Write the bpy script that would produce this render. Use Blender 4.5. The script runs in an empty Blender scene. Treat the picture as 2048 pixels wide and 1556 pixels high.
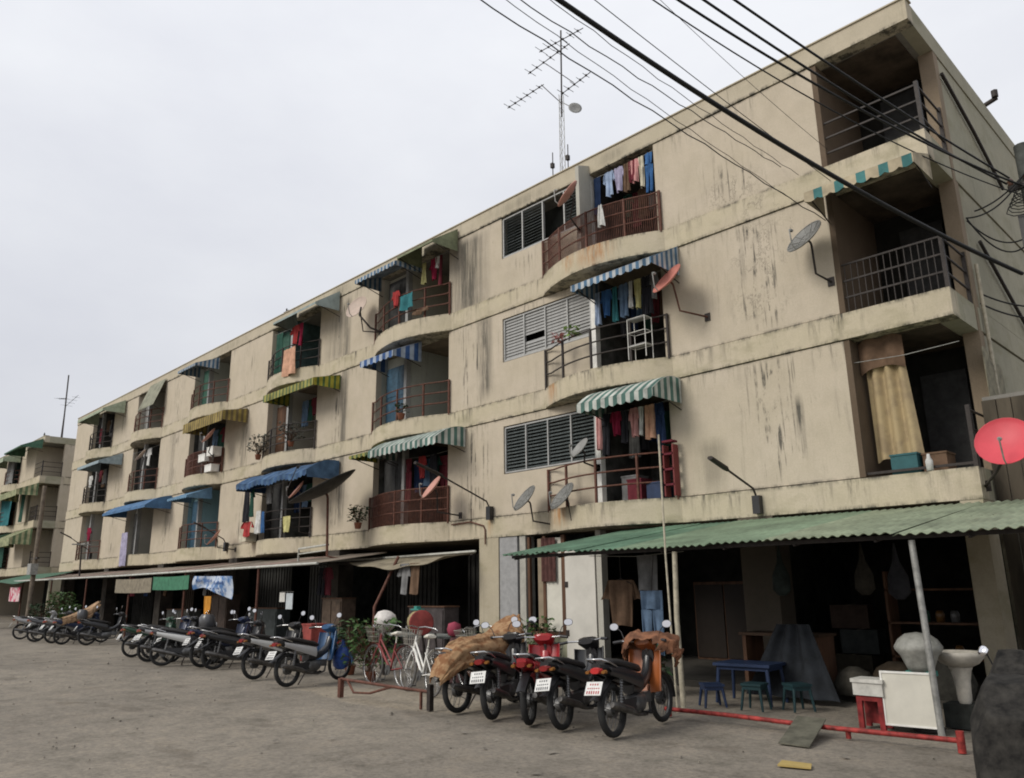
import bpy, math, random
from mathutils import Matrix, Vector
PI = math.pi
rnd = random.Random(7)
S = bpy.context.scene
COL = S.collection
# ---------------------------------------------------------------- camera, sky, sun, exposure
cd = bpy.data.cameras.new("camera"); cam = bpy.data.objects.new("camera", cd); COL.objects.link(cam)
cd.sensor_width = 36; cd.lens = 1565.24 / 2048 * 36; cd.clip_end = 2000; cd.clip_start = .05
_a = Vector((0.69663334, 0.71732641, -0.01203373)); _b = Vector((0.1857185, -0.16410855, 0.96880185)); _f = Vector((-0.69297232, 0.67713455, 0.24754427))
cam.matrix_world = Matrix(((_a.x, _b.x, -_f.x, 0), (_a.y, _b.y, -_f.y, -13), (_a.z, _b.z, -_f.z, 1.6), (0, 0, 0, 1)))
S.camera = cam
SUN_EL, SUN_AZ = math.radians(36), math.radians(196)      # azimuth from +Y clockwise: front left of the facade
w = bpy.data.worlds.new("World"); S.world = w; w.use_nodes = True
nt = w.node_tree; N = nt.nodes; Lk = nt.links; N.clear()
def nd(t, **k):
    n = N.new(t)
    for a, v in k.items(): setattr(n, a, v)
    return n
sky = nd('ShaderNodeTexSky', sky_type='NISHITA', sun_disc=False); sky.sun_elevation = SUN_EL; sky.sun_rotation = SUN_AZ; sky.dust_density = 4
tc = nd('ShaderNodeTexCoord'); mp = nd('ShaderNodeMapping'); mp.inputs['Scale'].default_value = (1, 1, 2.2)
n1 = nd('ShaderNodeTexNoise'); n1.inputs['Scale'].default_value = 1.6; n1.inputs['Detail'].default_value = 6; n1.inputs['Roughness'].default_value = .55
cr = nd('ShaderNodeValToRGB'); e = cr.color_ramp.elements
e[0].position = .36; e[0].color = (5.2, 5.3, 5.7, 1); e[1].position = .62; e[1].color = (6.0, 6.1, 6.35, 1)
mx = nd('ShaderNodeMix', data_type='RGBA'); mx.inputs['Factor'].default_value = .93
sz = nd('ShaderNodeSeparateXYZ'); gr = nd('ShaderNodeMapRange'); gr.inputs['From Min'].default_value = 0; gr.inputs['From Max'].default_value = 1.0
gr.inputs['To Min'].default_value = .84; gr.inputs['To Max'].default_value = 1.3
sc = nd('ShaderNodeVectorMath', operation='SCALE')
bg = nd('ShaderNodeBackground'); bg.inputs['Strength'].default_value = .1; ow = nd('ShaderNodeOutputWorld')
Lk.new(tc.outputs['Generated'], mp.inputs[0]); Lk.new(mp.outputs[0], n1.inputs['Vector']); Lk.new(n1.outputs['Fac'], cr.inputs[0])
Lk.new(tc.outputs['Generated'], sz.inputs[0]); Lk.new(sz.outputs['Z'], gr.inputs[0])
Lk.new(cr.outputs[0], sc.inputs[0]); Lk.new(gr.outputs[0], sc.inputs['Scale'])
Lk.new(sky.outputs[0], mx.inputs[6]); Lk.new(sc.outputs[0], mx.inputs[7]); Lk.new(mx.outputs[2], bg.inputs[0]); Lk.new(bg.outputs[0], ow.inputs[0])
sl = bpy.data.lights.new("sun", 'SUN'); sl.energy = 1.5; sl.angle = math.radians(25); sl.color = (1, .95, .86)
so = bpy.data.objects.new("sun", sl); COL.objects.link(so)
sd = Vector((math.sin(SUN_AZ) * math.cos(SUN_EL), math.cos(SUN_AZ) * math.cos(SUN_EL), math.sin(SUN_EL)))
so.rotation_euler = sd.to_track_quat('Z', 'Y').to_euler(); so.location = (0, -20, 30)
S.view_settings.view_transform = 'Standard'; S.view_settings.look = 'None'; S.view_settings.exposure = 0.5; S.view_settings.gamma = 1
S.render.engine = 'CYCLES'; S.cycles.filter_width = 1.9

# ---------------------------------------------------------------- materials
MATS = {}
def mat(name, col, rough=.7, metal=0., var=.12, scale=6., bump=.0, bscale=60., spec=.3, coord='Object', stretch=(1, 1, 1), emit=None):
    """plain procedural material: colour broken up by noise, optional fine relief"""
    if name in MATS: return MATS[name]
    m = bpy.data.materials.new(name); m.use_nodes = True; t = m.node_tree; b = t.nodes['Principled BSDF']
    b.inputs['Roughness'].default_value = rough; b.inputs['Metallic'].default_value = metal; b.inputs['Specular IOR Level'].default_value = spec
    c = t.nodes.new('ShaderNodeTexCoord'); mpn = t.nodes.new('ShaderNodeMapping'); mpn.inputs['Scale'].default_value = stretch
    no = t.nodes.new('ShaderNodeTexNoise'); no.inputs['Scale'].default_value = scale; no.inputs['Detail'].default_value = 5; no.inputs['Roughness'].default_value = .65
    r = t.nodes.new('ShaderNodeValToRGB'); lo = 1 - var * 1.6; hi = 1 + var
    r.color_ramp.elements[0].position = .3; r.color_ramp.elements[1].position = .7
    r.color_ramp.elements[0].color = (*[max(0, x * lo) for x in col], 1); r.color_ramp.elements[1].color = (*[min(1, x * hi) for x in col], 1)
    t.links.new(c.outputs[coord], mpn.inputs[0]); t.links.new(mpn.outputs[0], no.inputs['Vector']); t.links.new(no.outputs['Fac'], r.inputs[0]); t.links.new(r.outputs[0], b.inputs['Base Color'])
    if bump:
        n2 = t.nodes.new('ShaderNodeTexNoise'); n2.inputs['Scale'].default_value = bscale; n2.inputs['Detail'].default_value = 4
        bu = t.nodes.new('ShaderNodeBump'); bu.inputs['Strength'].default_value = bump; bu.inputs['Distance'].default_value = .01
        t.links.new(c.outputs[coord], n2.inputs['Vector']); t.links.new(n2.outputs['Fac'], bu.inputs['Height']); t.links.new(bu.outputs[0], b.inputs['Normal'])
    MATS[name] = m; return m

def stripes(name, c1, c2, period, axis=0, rough=.75, ratio=.5):
    """striped canvas: printed colour bands across world X (or Y)"""
    if name in MATS: return MATS[name]
    m = bpy.data.materials.new(name); m.use_nodes = True; t = m.node_tree; b = t.nodes['Principled BSDF']; b.inputs['Roughness'].default_value = rough
    b.inputs['Specular IOR Level'].default_value = .15
    g = t.nodes.new('ShaderNodeTexCoord'); s = t.nodes.new('ShaderNodeSeparateXYZ'); t.links.new(g.outputs['Object'], s.inputs[0])
    dv = t.nodes.new('ShaderNodeMath'); dv.operation = 'DIVIDE'; dv.inputs[1].default_value = period; t.links.new(s.outputs[axis], dv.inputs[0])
    fr = t.nodes.new('ShaderNodeMath'); fr.operation = 'FRACT'; t.links.new(dv.outputs[0], fr.inputs[0])
    gt = t.nodes.new('ShaderNodeMath'); gt.operation = 'GREATER_THAN'; gt.inputs[1].default_value = ratio; t.links.new(fr.outputs[0], gt.inputs[0])
    mi = t.nodes.new('ShaderNodeMix'); mi.data_type = 'RGBA'; mi.inputs[6].default_value = (*c1, 1); mi.inputs[7].default_value = (*c2, 1); t.links.new(gt.outputs[0], mi.inputs[0])
    no = t.nodes.new('ShaderNodeTexNoise'); no.inputs['Scale'].default_value = 3; no.inputs['Detail'].default_value = 6; t.links.new(g.outputs['Object'], no.inputs['Vector'])
    mr = t.nodes.new('ShaderNodeMapRange'); mr.inputs['From Min'].default_value = .3; mr.inputs['From Max'].default_value = .7; mr.inputs['To Min'].default_value = .42; mr.inputs['To Max'].default_value = 1.02
    t.links.new(no.outputs['Fac'], mr.inputs[0])
    vm = t.nodes.new('ShaderNodeVectorMath'); vm.operation = 'SCALE'; t.links.new(mi.outputs[2], vm.inputs[0]); t.links.new(mr.outputs[0], vm.inputs['Scale']); t.links.new(vm.outputs[0], b.inputs['Base Color'])
    MATS[name] = m; return m

def plaster(name, ca, cb, dirt=(.062, .06, .052), lines=(), patches=(), amount=1., moss=False, rust=()):
    """weathered painted render: mottled colour, run-off streaks below the joints, mould and crack lines, rust runs"""
    m = bpy.data.materials.new(name); m.use_nodes = True; t = m.node_tree; b = t.nodes['Principled BSDF']
    b.inputs['Roughness'].default_value = .9; b.inputs['Specular IOR Level'].default_value = .15
    L = t.links.new
    def node(ty, **k):
        n = t.nodes.new(ty)
        for a, v in k.items(): setattr(n, a, v)
        return n
    def math_(op, a, c=None, clamp=False):
        n = node('ShaderNodeMath', operation=op, use_clamp=clamp)
        for i, v in enumerate((a, c)):
            if v is None: continue
            if isinstance(v, (int, float)): n.inputs[i].default_value = v
            else: L(v, n.inputs[i])
        return n.outputs[0]
    def rng(v, a, c, d=0., e=1.):
        n = node('ShaderNodeMapRange'); L(v, n.inputs[0])
        for i, x in enumerate((a, c, d, e)): n.inputs[i + 1].default_value = x
        return n.outputs[0]
    def noise(scale, st, det=5, ro=.6):
        mpn = node('ShaderNodeMapping'); mpn.inputs['Scale'].default_value = st; L(P, mpn.inputs[0])
        n = node('ShaderNodeTexNoise'); n.inputs['Scale'].default_value = scale; n.inputs['Detail'].default_value = det; n.inputs['Roughness'].default_value = ro; L(mpn.outputs[0], n.inputs['Vector'])
        return n.outputs['Fac']
    def mixc(f, a, c):
        n = node('ShaderNodeMix', data_type='RGBA'); L(f, n.inputs[0])
        for i, v in ((6, a), (7, c)):
            if isinstance(v, tuple): n.inputs[i].default_value = (*v, 1)
            else: L(v, n.inputs[i])
        return n.outputs[2]
    geo = node('ShaderNodeNewGeometry'); P = geo.outputs['Position']; sp = node('ShaderNodeSeparateXYZ'); L(P, sp.inputs[0]); X, Z = sp.outputs['X'], sp.outputs['Z']
    base = mixc(rng(noise(.55, (1, 1, 1.4), 4), .35, .65), ca, cb)
    base = mixc(rng(noise(2.6, (1, 1, .8), 6, .7), .42, .75, 0, .4), base, tuple(x * .68 for x in ca))
    base = mixc(rng(noise(38, (1, 1, 1), 3, .7), .4, .75, 0, .32), base, tuple(x * .6 for x in ca))
    # thin run-off streaks, gated by patches and by how far they are below a joint
    st = rng(noise(7, (1, 1, .07), 5, .75), .55, .72); gate = rng(noise(.5, (1, 1, .6), 3), .45, .62)
    acc = math_('MULTIPLY', math_('MULTIPLY', st, gate), .5 * amount)
    for z in lines:
        d = math_('MULTIPLY', rng(Z, z - .75, z, 0, 1), math_('LESS_THAN', Z, z))
        s2 = rng(noise(9, (1, 1, .12), 4, .7), .5, .68)
        g2 = rng(noise(.9, (1, 1, .05), 3), .44, .6)
        acc = math_('MAXIMUM', acc, math_('MULTIPLY', math_('MULTIPLY', math_('POWER', d, 2.), s2), math_('MULTIPLY', g2, 1.1 * amount)))
        e2 = math_('MULTIPLY', rng(math_('ABSOLUTE', math_('SUBTRACT', Z, z)), .07, .0), rng(noise(3.5, (1, 1, .3), 5, .8), .45, .62))
        acc = math_('MAXIMUM', acc, math_('MULTIPLY', e2, 1.0 * amount))
    for (x0, w_, z0, z1, k, kind) in patches:
        gx = rng(math_('ABSOLUTE', math_('SUBTRACT', X, x0)), w_, w_ * .25); gz = math_('MULTIPLY', rng(Z, z0, z0 + .4), rng(Z, z1, z1 - .25))
        g = math_('MULTIPLY', gx, gz)
        if kind == 'crack': s2 = rng(math_('ABSOLUTE', math_('SUBTRACT', noise(1.5, (1, 1, .8), 7, .7), .5)), .012, .0)
        elif kind == 'wash': s2 = math_('MAXIMUM', rng(noise(5, (1, 1, .06), 6, .8), .32, .55), rng(noise(1.5, (1, 1, .3), 4), .3, .5, .25, .5))
        elif kind == 'drip': s2 = math_('MULTIPLY', rng(noise(13, (1, 1, .05), 4, .6), .53, .60), rng(noise(2.2, (1, 1, .7), 4, .7), .42, .55))
        elif kind == 'blot': s2 = math_('MULTIPLY', rng(noise(8, (1, 1, .3), 6, .75), .57, .64), rng(noise(1.7, (1, 1, 1), 3), .42, .52))
        else: s2 = rng(noise(6, (1, 1, .06), 6, .8), .36, .54)
        acc = math_('MAXIMUM', acc, math_('MULTIPLY', math_('MULTIPLY', g, s2), k))
    colr = mixc(math_('MINIMUM', acc, .92), base, dirt)
    if moss:
        mg = math_('MULTIPLY', rng(noise(1.1, (1, 1, 2), 5), .52, .66), .3); colr = mixc(mg, colr, (.16, .155, .075))
    for (x0, w_, z0, z1, k) in rust:
        g = math_('MULTIPLY', rng(math_('ABSOLUTE', math_('SUBTRACT', X, x0)), w_, 0), math_('MULTIPLY', rng(Z, z0 - .05, z0 + .25), rng(Z, z1 + .1, z1)))
        colr = mixc(math_('MULTIPLY', math_('MULTIPLY', g, rng(noise(9, (1, 1, .15), 5, .7), .38, .6)), k), colr, (.36, .15, .035))
    L(colr, b.inputs['Base Color'])
    bu = node('ShaderNodeBump'); bu.inputs['Strength'].default_value = .35; bu.inputs['Distance'].default_value = .012
    L(math_('ADD', noise(45, (1, 1, 1.6), 4, .7), math_('MULTIPLY', noise(4, (1, 1, 1), 3), .8)), bu.inputs['Height']); L(bu.outputs[0], b.inputs['Normal'])
    return m

JOINTS = (11.05, 8.92, 8.44, 6.12, 5.66, 3.28, 2.8)
PATCH = [(-6.55, .7, 3.3, 5.7, .9, 'drip'), (-6.6, .7, 6.1, 8.5, .95, 'drip'), (-6.9, .9, 8.9, 9.9, .8, 'drip'), (-14.7, .8, 3.3, 8.5, .9, 'drip'), (-21.2, .6, 3.3, 10.9, .9, 'drip'), (-27.7, .7, 3.3, 10.9, .8, 'drip'), (-34.5, .8, 3.3, 10.9, .8, 'drip'), (-41.2, .8, 3.3, 10.9, .7, 'drip'), (-12.8, .6, 9.0, 9.9, .6, 'drip'), (-9.0, .5, 9.0, 10.9, .6, 'drip'), (-6.6, .75, 6.3, 8.5, .6, 'crack'), (-6.6, .55, 3.5, 5.7, .8, 'blot'), (-6.45, .35, 5.9, 8.5, .8, 'blot'), (-5.95, .15, 7.6, 8.45, .9, 'blot'), (-6.9, .5, 4.3, 5.7, .7, 'blot'), (-6.1, .12, 4.0, 4.9, .9, 'streak'), (-7.0, .7, 8.7, 9.6, .8, 'crack'),
         (-14.95, .95, 8.6, 11.05, .85, 'wash'), (-12.9, 1.0, 11.0, 11.05, .1, 'streak'), (-13.9, .2, 9.4, 11.0, .7, 'blot'), (-21.5, .9, 8.7, 10.6, .45, 'streak'), (-11.8, .3, 5.9, 6.9, .4, 'streak'), (-7.9, .4, 3.2, 4.4, .4, 'streak'), (-14.3, .35, 6.2, 8.6, .85, 'streak'), (-14.2, .25, 3.4, 5.2, .7, 'blot'), (-20.9, .28, 3.4, 11.0, .75, 'streak'), (-21.2, .3, 7.2, 9.5, .6, 'blot'),
         (-5.75, .25, 3.9, 4.9, .7, 'blot'), (-27.8, .25, 5.8, 9, .5, 'streak'), (-34.6, .3, 4, 9, .5, 'streak'), (-12.6, .8, 10.9, 11.4, .6, 'streak'), (-9.8, .5, 10.95, 11.4, .75, 'blot'), (-21.4, .7, 11.0, 11.45, .7, 'blot')]
M_wall = plaster("wall_paint", (.475, .415, .32), (.515, .45, .36), lines=JOINTS, patches=PATCH)
M_band = plaster("band_paint", (.485, .43, .31), (.515, .45, .35), lines=JOINTS, patches=[(-14.9, 1.0, 8.3, 8.95, .5, 'blot'), (-6.5, .9, 2.9, 3.4, .6, 'blot'), (-6.5, .7, 8.3, 9.0, .7, 'crack'), (-6.5, .8, 5.6, 6.1, .6, 'blot')], moss=True,
                 rust=[(-10.1, .6, 8.44, 8.9, 1.), (-10.9, .25, 8.5, 8.9, .9), (-11.7, .3, 5.66, 6.1, .8), (-11.6, .5, 2.85, 3.3, .9), (-14.1, .15, 2.8, 3.2, .5), (-45.9, 1.2, 5.7, 6.1, .6)])
M_parapet = plaster("parapet_paint", (.45, .40, .30), (.48, .425, .33), lines=(11.05,), patches=[(-9.9, .55, 11.05, 11.42, .95, 'streak'), (-12.9, 1.4, 11.0, 11.42, .9, 'streak'), (-21.4, .7, 11.0, 11.45, .9, 'streak'), (-16.5, .5, 11.0, 11.45, .7, 'streak'), (-29.5, 2., 11.0, 11.45, .5, 'streak')], amount=1.2)
M_col = plaster("column_paint", (.42, .37, .27), (.44, .39, .30), amount=.8, moss=True)
M_side = plaster("side_wall_shade_paint", (.33, .315, .24), (.37, .345, .26), amount=1.5, dirt=(.07, .07, .055), moss=True)  # darker wall paint: moss and streaks, plus end-wall shade put into the colour
M_recess = plaster("recess_paint", (.42, .41, .36), (.46, .44, .39), amount=1.)
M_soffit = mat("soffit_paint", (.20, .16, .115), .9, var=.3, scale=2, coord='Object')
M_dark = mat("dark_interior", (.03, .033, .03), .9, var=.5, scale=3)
M_roof = mat("roof_concrete", (.2, .19, .17), .9)
M_iron = mat("rusty_iron", (.11, .045, .03), .7, var=.35, scale=14)
M_irond = mat("dark_iron", (.035, .028, .025), .6, var=.3, scale=14)
M_galv = mat("galvanised_pipe", (.33, .33, .31), .5, .4, var=.25, scale=10)
M_pole = mat("painted_pole", (.42, .38, .29), .6, var=.25, scale=8)
M_alu = mat("aluminium_frame", (.36, .36, .35), .5, .3)
M_glass_l = mat("louvre_glass_dark", (.10, .115, .115), .22, var=.4, scale=5, spec=.6)
M_glass_p = mat("louvre_glass_pale", (.29, .29, .28), .35, var=.2, scale=5, spec=.5)
M_mesh = mat("dish_mesh_grey", (.19, .19, .18), .6, .3, var=.2)
M_black = mat("black_plastic", (.018, .018, .02), .4, var=.3, spec=.5)
M_rubber = mat("tyre_rubber", (.02, .02, .02), .85, var=.3)
M_chrome = mat("bright_metal", (.55, .55, .55), .25, .9, var=.15)
M_mirror = mat("mirror_glass", (.8, .8, .82), .05, 1., var=.02)
M_engine = mat("engine_metal", (.16, .16, .16), .45, .7, var=.3)
M_white = mat("white_paint", (.72, .71, .67), .5, var=.1)
M_offw = mat("offwhite_board", (.58, .56, .49), .6, var=.08, scale=3)
M_red = mat("red_paint", (.42, .03, .035), .5, var=.25)
M_wire = mat("black_cable", (.012, .012, .012), .6)
M_brown = mat("brown_wood", (.10, .05, .028), .7, var=.3, stretch=(1, 1, .2))

# ---------------------------------------------------------------- mesh helpers
class MB:
    """collects boxes, tubes, sheets and lofts; build() links them as one mesh object"""
    def __init__(s): s.v = []; s.f = []; s.sm = []
    def add(s, vs, fs, smooth=False):
        k = len(s.v); s.v += [tuple(p) for p in vs]; s.f += [tuple(i + k for i in f) for f in fs]; s.sm += [smooth] * len(fs); return s
    def box(s, x0, x1, y0, y1, z0, z1):
        return s.add([(x0, y0, z0), (x1, y0, z0), (x1, y1, z0), (x0, y1, z0), (x0, y0, z1), (x1, y0, z1), (x1, y1, z1), (x0, y1, z1)],
                     [(3, 2, 1, 0), (4, 5, 6, 7), (0, 1, 5, 4), (1, 2, 6, 5), (2, 3, 7, 6), (3, 0, 4, 7)])
    def obb(s, c, size, rot):
        R = rot.to_matrix() if not isinstance(rot, Matrix) else rot; c = Vector(c); a, b, d = [x / 2 for x in size]
        vs = [c + R @ Vector((x * a, y * b, z * d)) for z in (-1, 1) for x, y in ((-1, -1), (1, -1), (1, 1), (-1, 1))]
        return s.add(vs, [(3, 2, 1, 0), (4, 5, 6, 7), (0, 1, 5, 4), (1, 2, 6, 5), (2, 3, 7, 6), (3, 0, 4, 7)])
    def tube(s, pts, r, n=6, closed=False, caps=True):
        pts = [Vector(p) for p in pts]; m = len(pts); rs = r if isinstance(r, (list, tuple)) else [r] * m; vs = []; prev = None
        for i, p in enumerate(pts):
            if closed: d = pts[(i + 1) % m] - pts[i - 1]
            else: d = pts[min(i + 1, m - 1)] - pts[max(i - 1, 0)]
            d = d.normalized() if d.length > 1e-9 else Vector((0, 0, 1))
            if prev is None: u = d.orthogonal().normalized()
            else:
                u = prev - d * prev.dot(d); u = u.normalized() if u.length > 1e-6 else d.orthogonal().normalized()
            prev = u; v = d.cross(u)
            vs += [p + (u * math.cos(2 * PI * k / n) + v * math.sin(2 * PI * k / n)) * rs[i] for k in range(n)]
        fs = []
        for i in range(m if closed else m - 1):
            j = (i + 1) % m; fs += [(i * n + k, i * n + (k + 1) % n, j * n + (k + 1) % n, j * n + k) for k in range(n)]
        s.add(vs, fs, True)
        if caps and not closed:
            s.add(vs[:n], [tuple(range(n - 1, -1, -1))]); s.add(vs[-n:], [tuple(range(n))])
        return s
    def grid(s, f, nu, nv, thick=0., smooth=True):
        """f(u,v) -> point, u,v in 0..1; thick gives it a back face and rims"""
        P = [[Vector(f(i / nu, j / nv)) for j in range(nv + 1)] for i in range(nu + 1)]
        def idx(i, j): return i * (nv + 1) + j
        fs = [(idx(i, j), idx(i + 1, j), idx(i + 1, j + 1), idx(i, j + 1)) for i in range(nu) for j in range(nv)]
        vs = [p for r in P for p in r]; s.add(vs, fs, smooth)
        if thick:
            nb = []
            for i in range(nu + 1):
                for j in range(nv + 1):
                    a = P[min(i + 1, nu)][j] - P[max(i - 1, 0)][j]; b = P[i][min(j + 1, nv)] - P[i][max(j - 1, 0)]
                    n = a.cross(b); n = n.normalized() if n.length > 1e-9 else Vector((0, 0, 1)); nb.append(P[i][j] - n * thick)
            s.add(nb, [tuple(reversed(f)) for f in fs], smooth)
            rim = [(i, 0) for i in range(nu + 1)] + [(nu, j) for j in range(1, nv + 1)] + [(i, nv) for i in range(nu - 1, -1, -1)] + [(0, j) for j in range(nv - 1, 0, -1)]
            k = len(rim); a = [vs[idx(*q)] for q in rim]; b = [nb[idx(*q)] for q in rim]
            s.add(a + b, [(q, q + k, (q + 1) % k + k, (q + 1) % k) for q in range(k)])
        return s
    def loft(s, secs, n=12, caps=True, power=2.6):
        """secs: (centre, half width along ax, half height along ay, ax, ay); superellipse rings"""
        vs = []
        for (c, hw, hh, ax, ay) in secs:
            c, ax, ay = Vector(c), Vector(ax), Vector(ay)
            for k in range(n):
                t = 2 * PI * k / n; cc, ss = math.cos(t), math.sin(t)
                vs.append(c + ax * (hw * math.copysign(abs(cc) ** (2 / power), cc)) + ay * (hh * math.copysign(abs(ss) ** (2 / power), ss)))
        m = len(secs); s.add(vs, [(i * n + k, i * n + (k + 1) % n, (i + 1) * n + (k + 1) % n, (i + 1) * n + k) for i in range(m - 1) for k in range(n)], True)
        if caps: s.add(vs[:n], [tuple(range(n - 1, -1, -1))]); s.add(vs[-n:], [tuple(range(n))])
        return s
    def lathe(s, prof, c=(0, 0, 0), axis=(0, 0, 1), n=20):
        """prof: (radius, height) pairs along the axis"""
        ax = Vector(axis).normalized(); u = ax.orthogonal().normalized(); v = ax.cross(u); c = Vector(c)
        vs = [c + ax * h + (u * math.cos(2 * PI * k / n) + v * math.sin(2 * PI * k / n)) * max(r, 1e-4) for r, h in prof for k in range(n)]
        return s.add(vs, [(i * n + k, i * n + (k + 1) % n, (i + 1) * n + (k + 1) % n, (i + 1) * n + k) for i in range(len(prof) - 1) for k in range(n)], True)
    def prism(s, poly, depth, M=None):
        """closed polygon in XZ extruded along Y by depth"""
        k = len(poly); vs = [Vector((x, 0, z)) for x, z in poly] + [Vector((x, depth, z)) for x, z in poly]
        if M is not None: vs = [M @ p for p in vs]
        return s.add(vs, [tuple(range(k)), tuple(range(2 * k - 1, k - 1, -1))] + [(i, i + k, (i + 1) % k + k, (i + 1) % k) for i in range(k)])
    def build(s, name, m, parent=None, loc=None):
        me = bpy.data.meshes.new(name); vs = s.v
        if loc is not None: vs = [(x - loc[0], y - loc[1], z - loc[2]) for x, y, z in vs]
        me.from_pydata(vs, [], s.f); me.polygons.foreach_set('use_smooth', s.sm); me.materials.append(m); me.update()
        import bmesh
        bm = bmesh.new(); bm.from_mesh(me); bmesh.ops.recalc_face_normals(bm, faces=bm.faces); bm.to_mesh(me); bm.free()
        o = bpy.data.objects.new(name, me); COL.objects.link(o)
        if loc is not None and parent is None: o.location = loc
        if parent is not None: o.parent = parent
        return o
def box(name, m, parent, x0, x1, y0, y1, z0, z1): return MB().box(x0, x1, y0, y1, z0, z1).build(name, m, parent)
def tag(o, label=None, cat=None, group=None, kind=None):
    for k, v in (('label', label), ('category', cat), ('group', group), ('kind', kind)):
        if v: o[k] = v
    return o
def empty(name, loc=(0, 0, 0), rz=0., label=None, cat=None, group=None):
    o = bpy.data.objects.new(name, None); COL.objects.link(o); o.location = loc; o.rotation_euler = (0, 0, rz); o.empty_display_size = .2
    return tag(o, label, cat, group)
def share(o, name, parent, loc=(0, 0, 0), rot=(0, 0, 0)):
    """another part with the same mesh data"""
    c = bpy.data.objects.new(name, o.data); COL.objects.link(c); c.location = loc; c.rotation_euler = rot
    if parent is not None: c.parent = parent
    return c
KIDS = {}
def copy_tree(o, parent=None, paint=None):
    c = o.copy(); COL.objects.link(c)
    if parent is not None: c.parent = parent
    for ch in list(o.children): copy_tree(ch, c, paint)
    return c
def repaint(root, names, m):
    for o in [root] + list(root.children_recursive):
        if o.type == 'MESH' and o.name.split('.')[0] in names:
            o.material_slots[0].link = 'OBJECT'; o.material_slots[0].material = m

# ---------------------------------------------------------------- ground
def ground():
    m = bpy.data.materials.new("worn_concrete_ground"); m.use_nodes = True; t = m.node_tree; b = t.nodes['Principled BSDF']; b.inputs['Roughness'].default_value = .92; b.inputs['Specular IOR Level'].default_value = .2
    L = t.links.new; g = t.nodes.new('ShaderNodeNewGeometry')
    def noise(s, d=5, r=.6, st=(1, 1, 1)):
        mp_ = t.nodes.new('ShaderNodeMapping'); mp_.inputs['Scale'].default_value = st; L(g.outputs['Position'], mp_.inputs[0])
        n = t.nodes.new('ShaderNodeTexNoise'); n.inputs['Scale'].default_value = s; n.inputs['Detail'].default_value = d; n.inputs['Roughness'].default_value = r; L(mp_.outputs[0], n.inputs['Vector']); return n.outputs['Fac']
    def ramp(v, *st):
        r = t.nodes.new('ShaderNodeValToRGB'); el = r.color_ramp.elements
        while len(el) < len(st): el.new(.5)
        for e_, (p, c) in zip(el, st): e_.position = p; e_.color = (*c, 1)
        L(v, r.inputs[0]); return r.outputs[0]
    def mul(a, c, f=1.):
        n = t.nodes.new('ShaderNodeMix'); n.data_type = 'RGBA'; n.blend_type = 'MULTIPLY'; n.inputs[0].default_value = f; L(a, n.inputs[6]); L(c, n.inputs[7]); return n.outputs[2]
    c0 = ramp(noise(.22, 4, .55, (.6, 1, 1)), (.3, (.185, .165, .138)), (.5, (.225, .20, .166)), (.7, (.265, .236, .194)))
    c1 = ramp(noise(1.7, 7, .72), (.3, (.66, .67, .66)), (.52, (1, 1, 1)), (.72, (1.16, 1.13, 1.08)))
    c2 = ramp(noise(17, 6, .85), (.34, (.5, .5, .5)), (.5, (.98, .98, .98)), (.64, (1.28, 1.25, 1.2)))
    c3 = ramp(noise(.9, 8, .85, (1, .5, 1)), (.36, (.55, .54, .52)), (.44, (1, 1, 1)))
    n4 = noise(.8, 10, .8); r4 = t.nodes.new('ShaderNodeMath'); r4.operation = 'SUBTRACT'; r4.inputs[1].default_value = .5; L(n4, r4.inputs[0]); a4 = t.nodes.new('ShaderNodeMath'); a4.operation = 'ABSOLUTE'; L(r4.outputs[0], a4.inputs[0])
    c4 = ramp(a4.outputs[0], (0., (.62, .6, .58)), (.006, (1, 1, 1)))
    c5 = ramp(noise(.75, 5, .6, (.8, 1.6, 1)), (.33, (.62, .61, .6)), (.41, (1, 1, 1))); c = mul(mul(mul(mul(mul(c0, c1), c2, .8), c3, .55), c4, .75), c5, .7)
    # trodden pale dirt where the barrier and the bicycles stand
    sx = t.nodes.new('ShaderNodeSeparateXYZ'); L(g.outputs['Position'], sx.inputs[0])
    def mth(op, a, k=None):
        n = t.nodes.new('ShaderNodeMath'); n.operation = op; n.use_clamp = op == 'SUBTRACT' and False
        for i, v in enumerate((a, k)):
            if v is None: continue
            if isinstance(v, (int, float)): n.inputs[i].default_value = v
            else: L(v, n.inputs[i])
        return n.outputs[0]
    dx = mth('DIVIDE', mth('SUBTRACT', sx.outputs['X'], -10.6), 2.6); dy = mth('DIVIDE', mth('SUBTRACT', sx.outputs['Y'], -5.35), .75)
    dd = mth('ADD', mth('ADD', mth('MULTIPLY', dx, dx), mth('MULTIPLY', dy, dy)), mth('MULTIPLY', mth('SUBTRACT', noise(1.6, 6, .7), .5), 2.2))
    mr = t.nodes.new('ShaderNodeMapRange'); L(dd, mr.inputs[0]); mr.inputs[1].default_value = .7; mr.inputs[2].default_value = 1.05; mr.inputs[3].default_value = .75; mr.inputs[4].default_value = 0
    pm = t.nodes.new('ShaderNodeMix'); pm.data_type = 'RGBA'; L(mr.outputs[0], pm.inputs[0]); L(c, pm.inputs[6]); L(mul(c2, ramp(noise(3, 5, .7), (.3, (.24, .205, .155)), (.7, (.32, .28, .22)))), pm.inputs[7]); c = pm.outputs[2]
    L(c, b.inputs['Base Color'])
    bu = t.nodes.new('ShaderNodeBump'); bu.inputs['Strength'].default_value = .5; bu.inputs['Distance'].default_value = .015; L(noise(55, 5, .8), bu.inputs['Height']); L(bu.outputs[0], b.inputs['Normal'])
    return m
M_ground = ground()
gm = MB()
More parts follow.
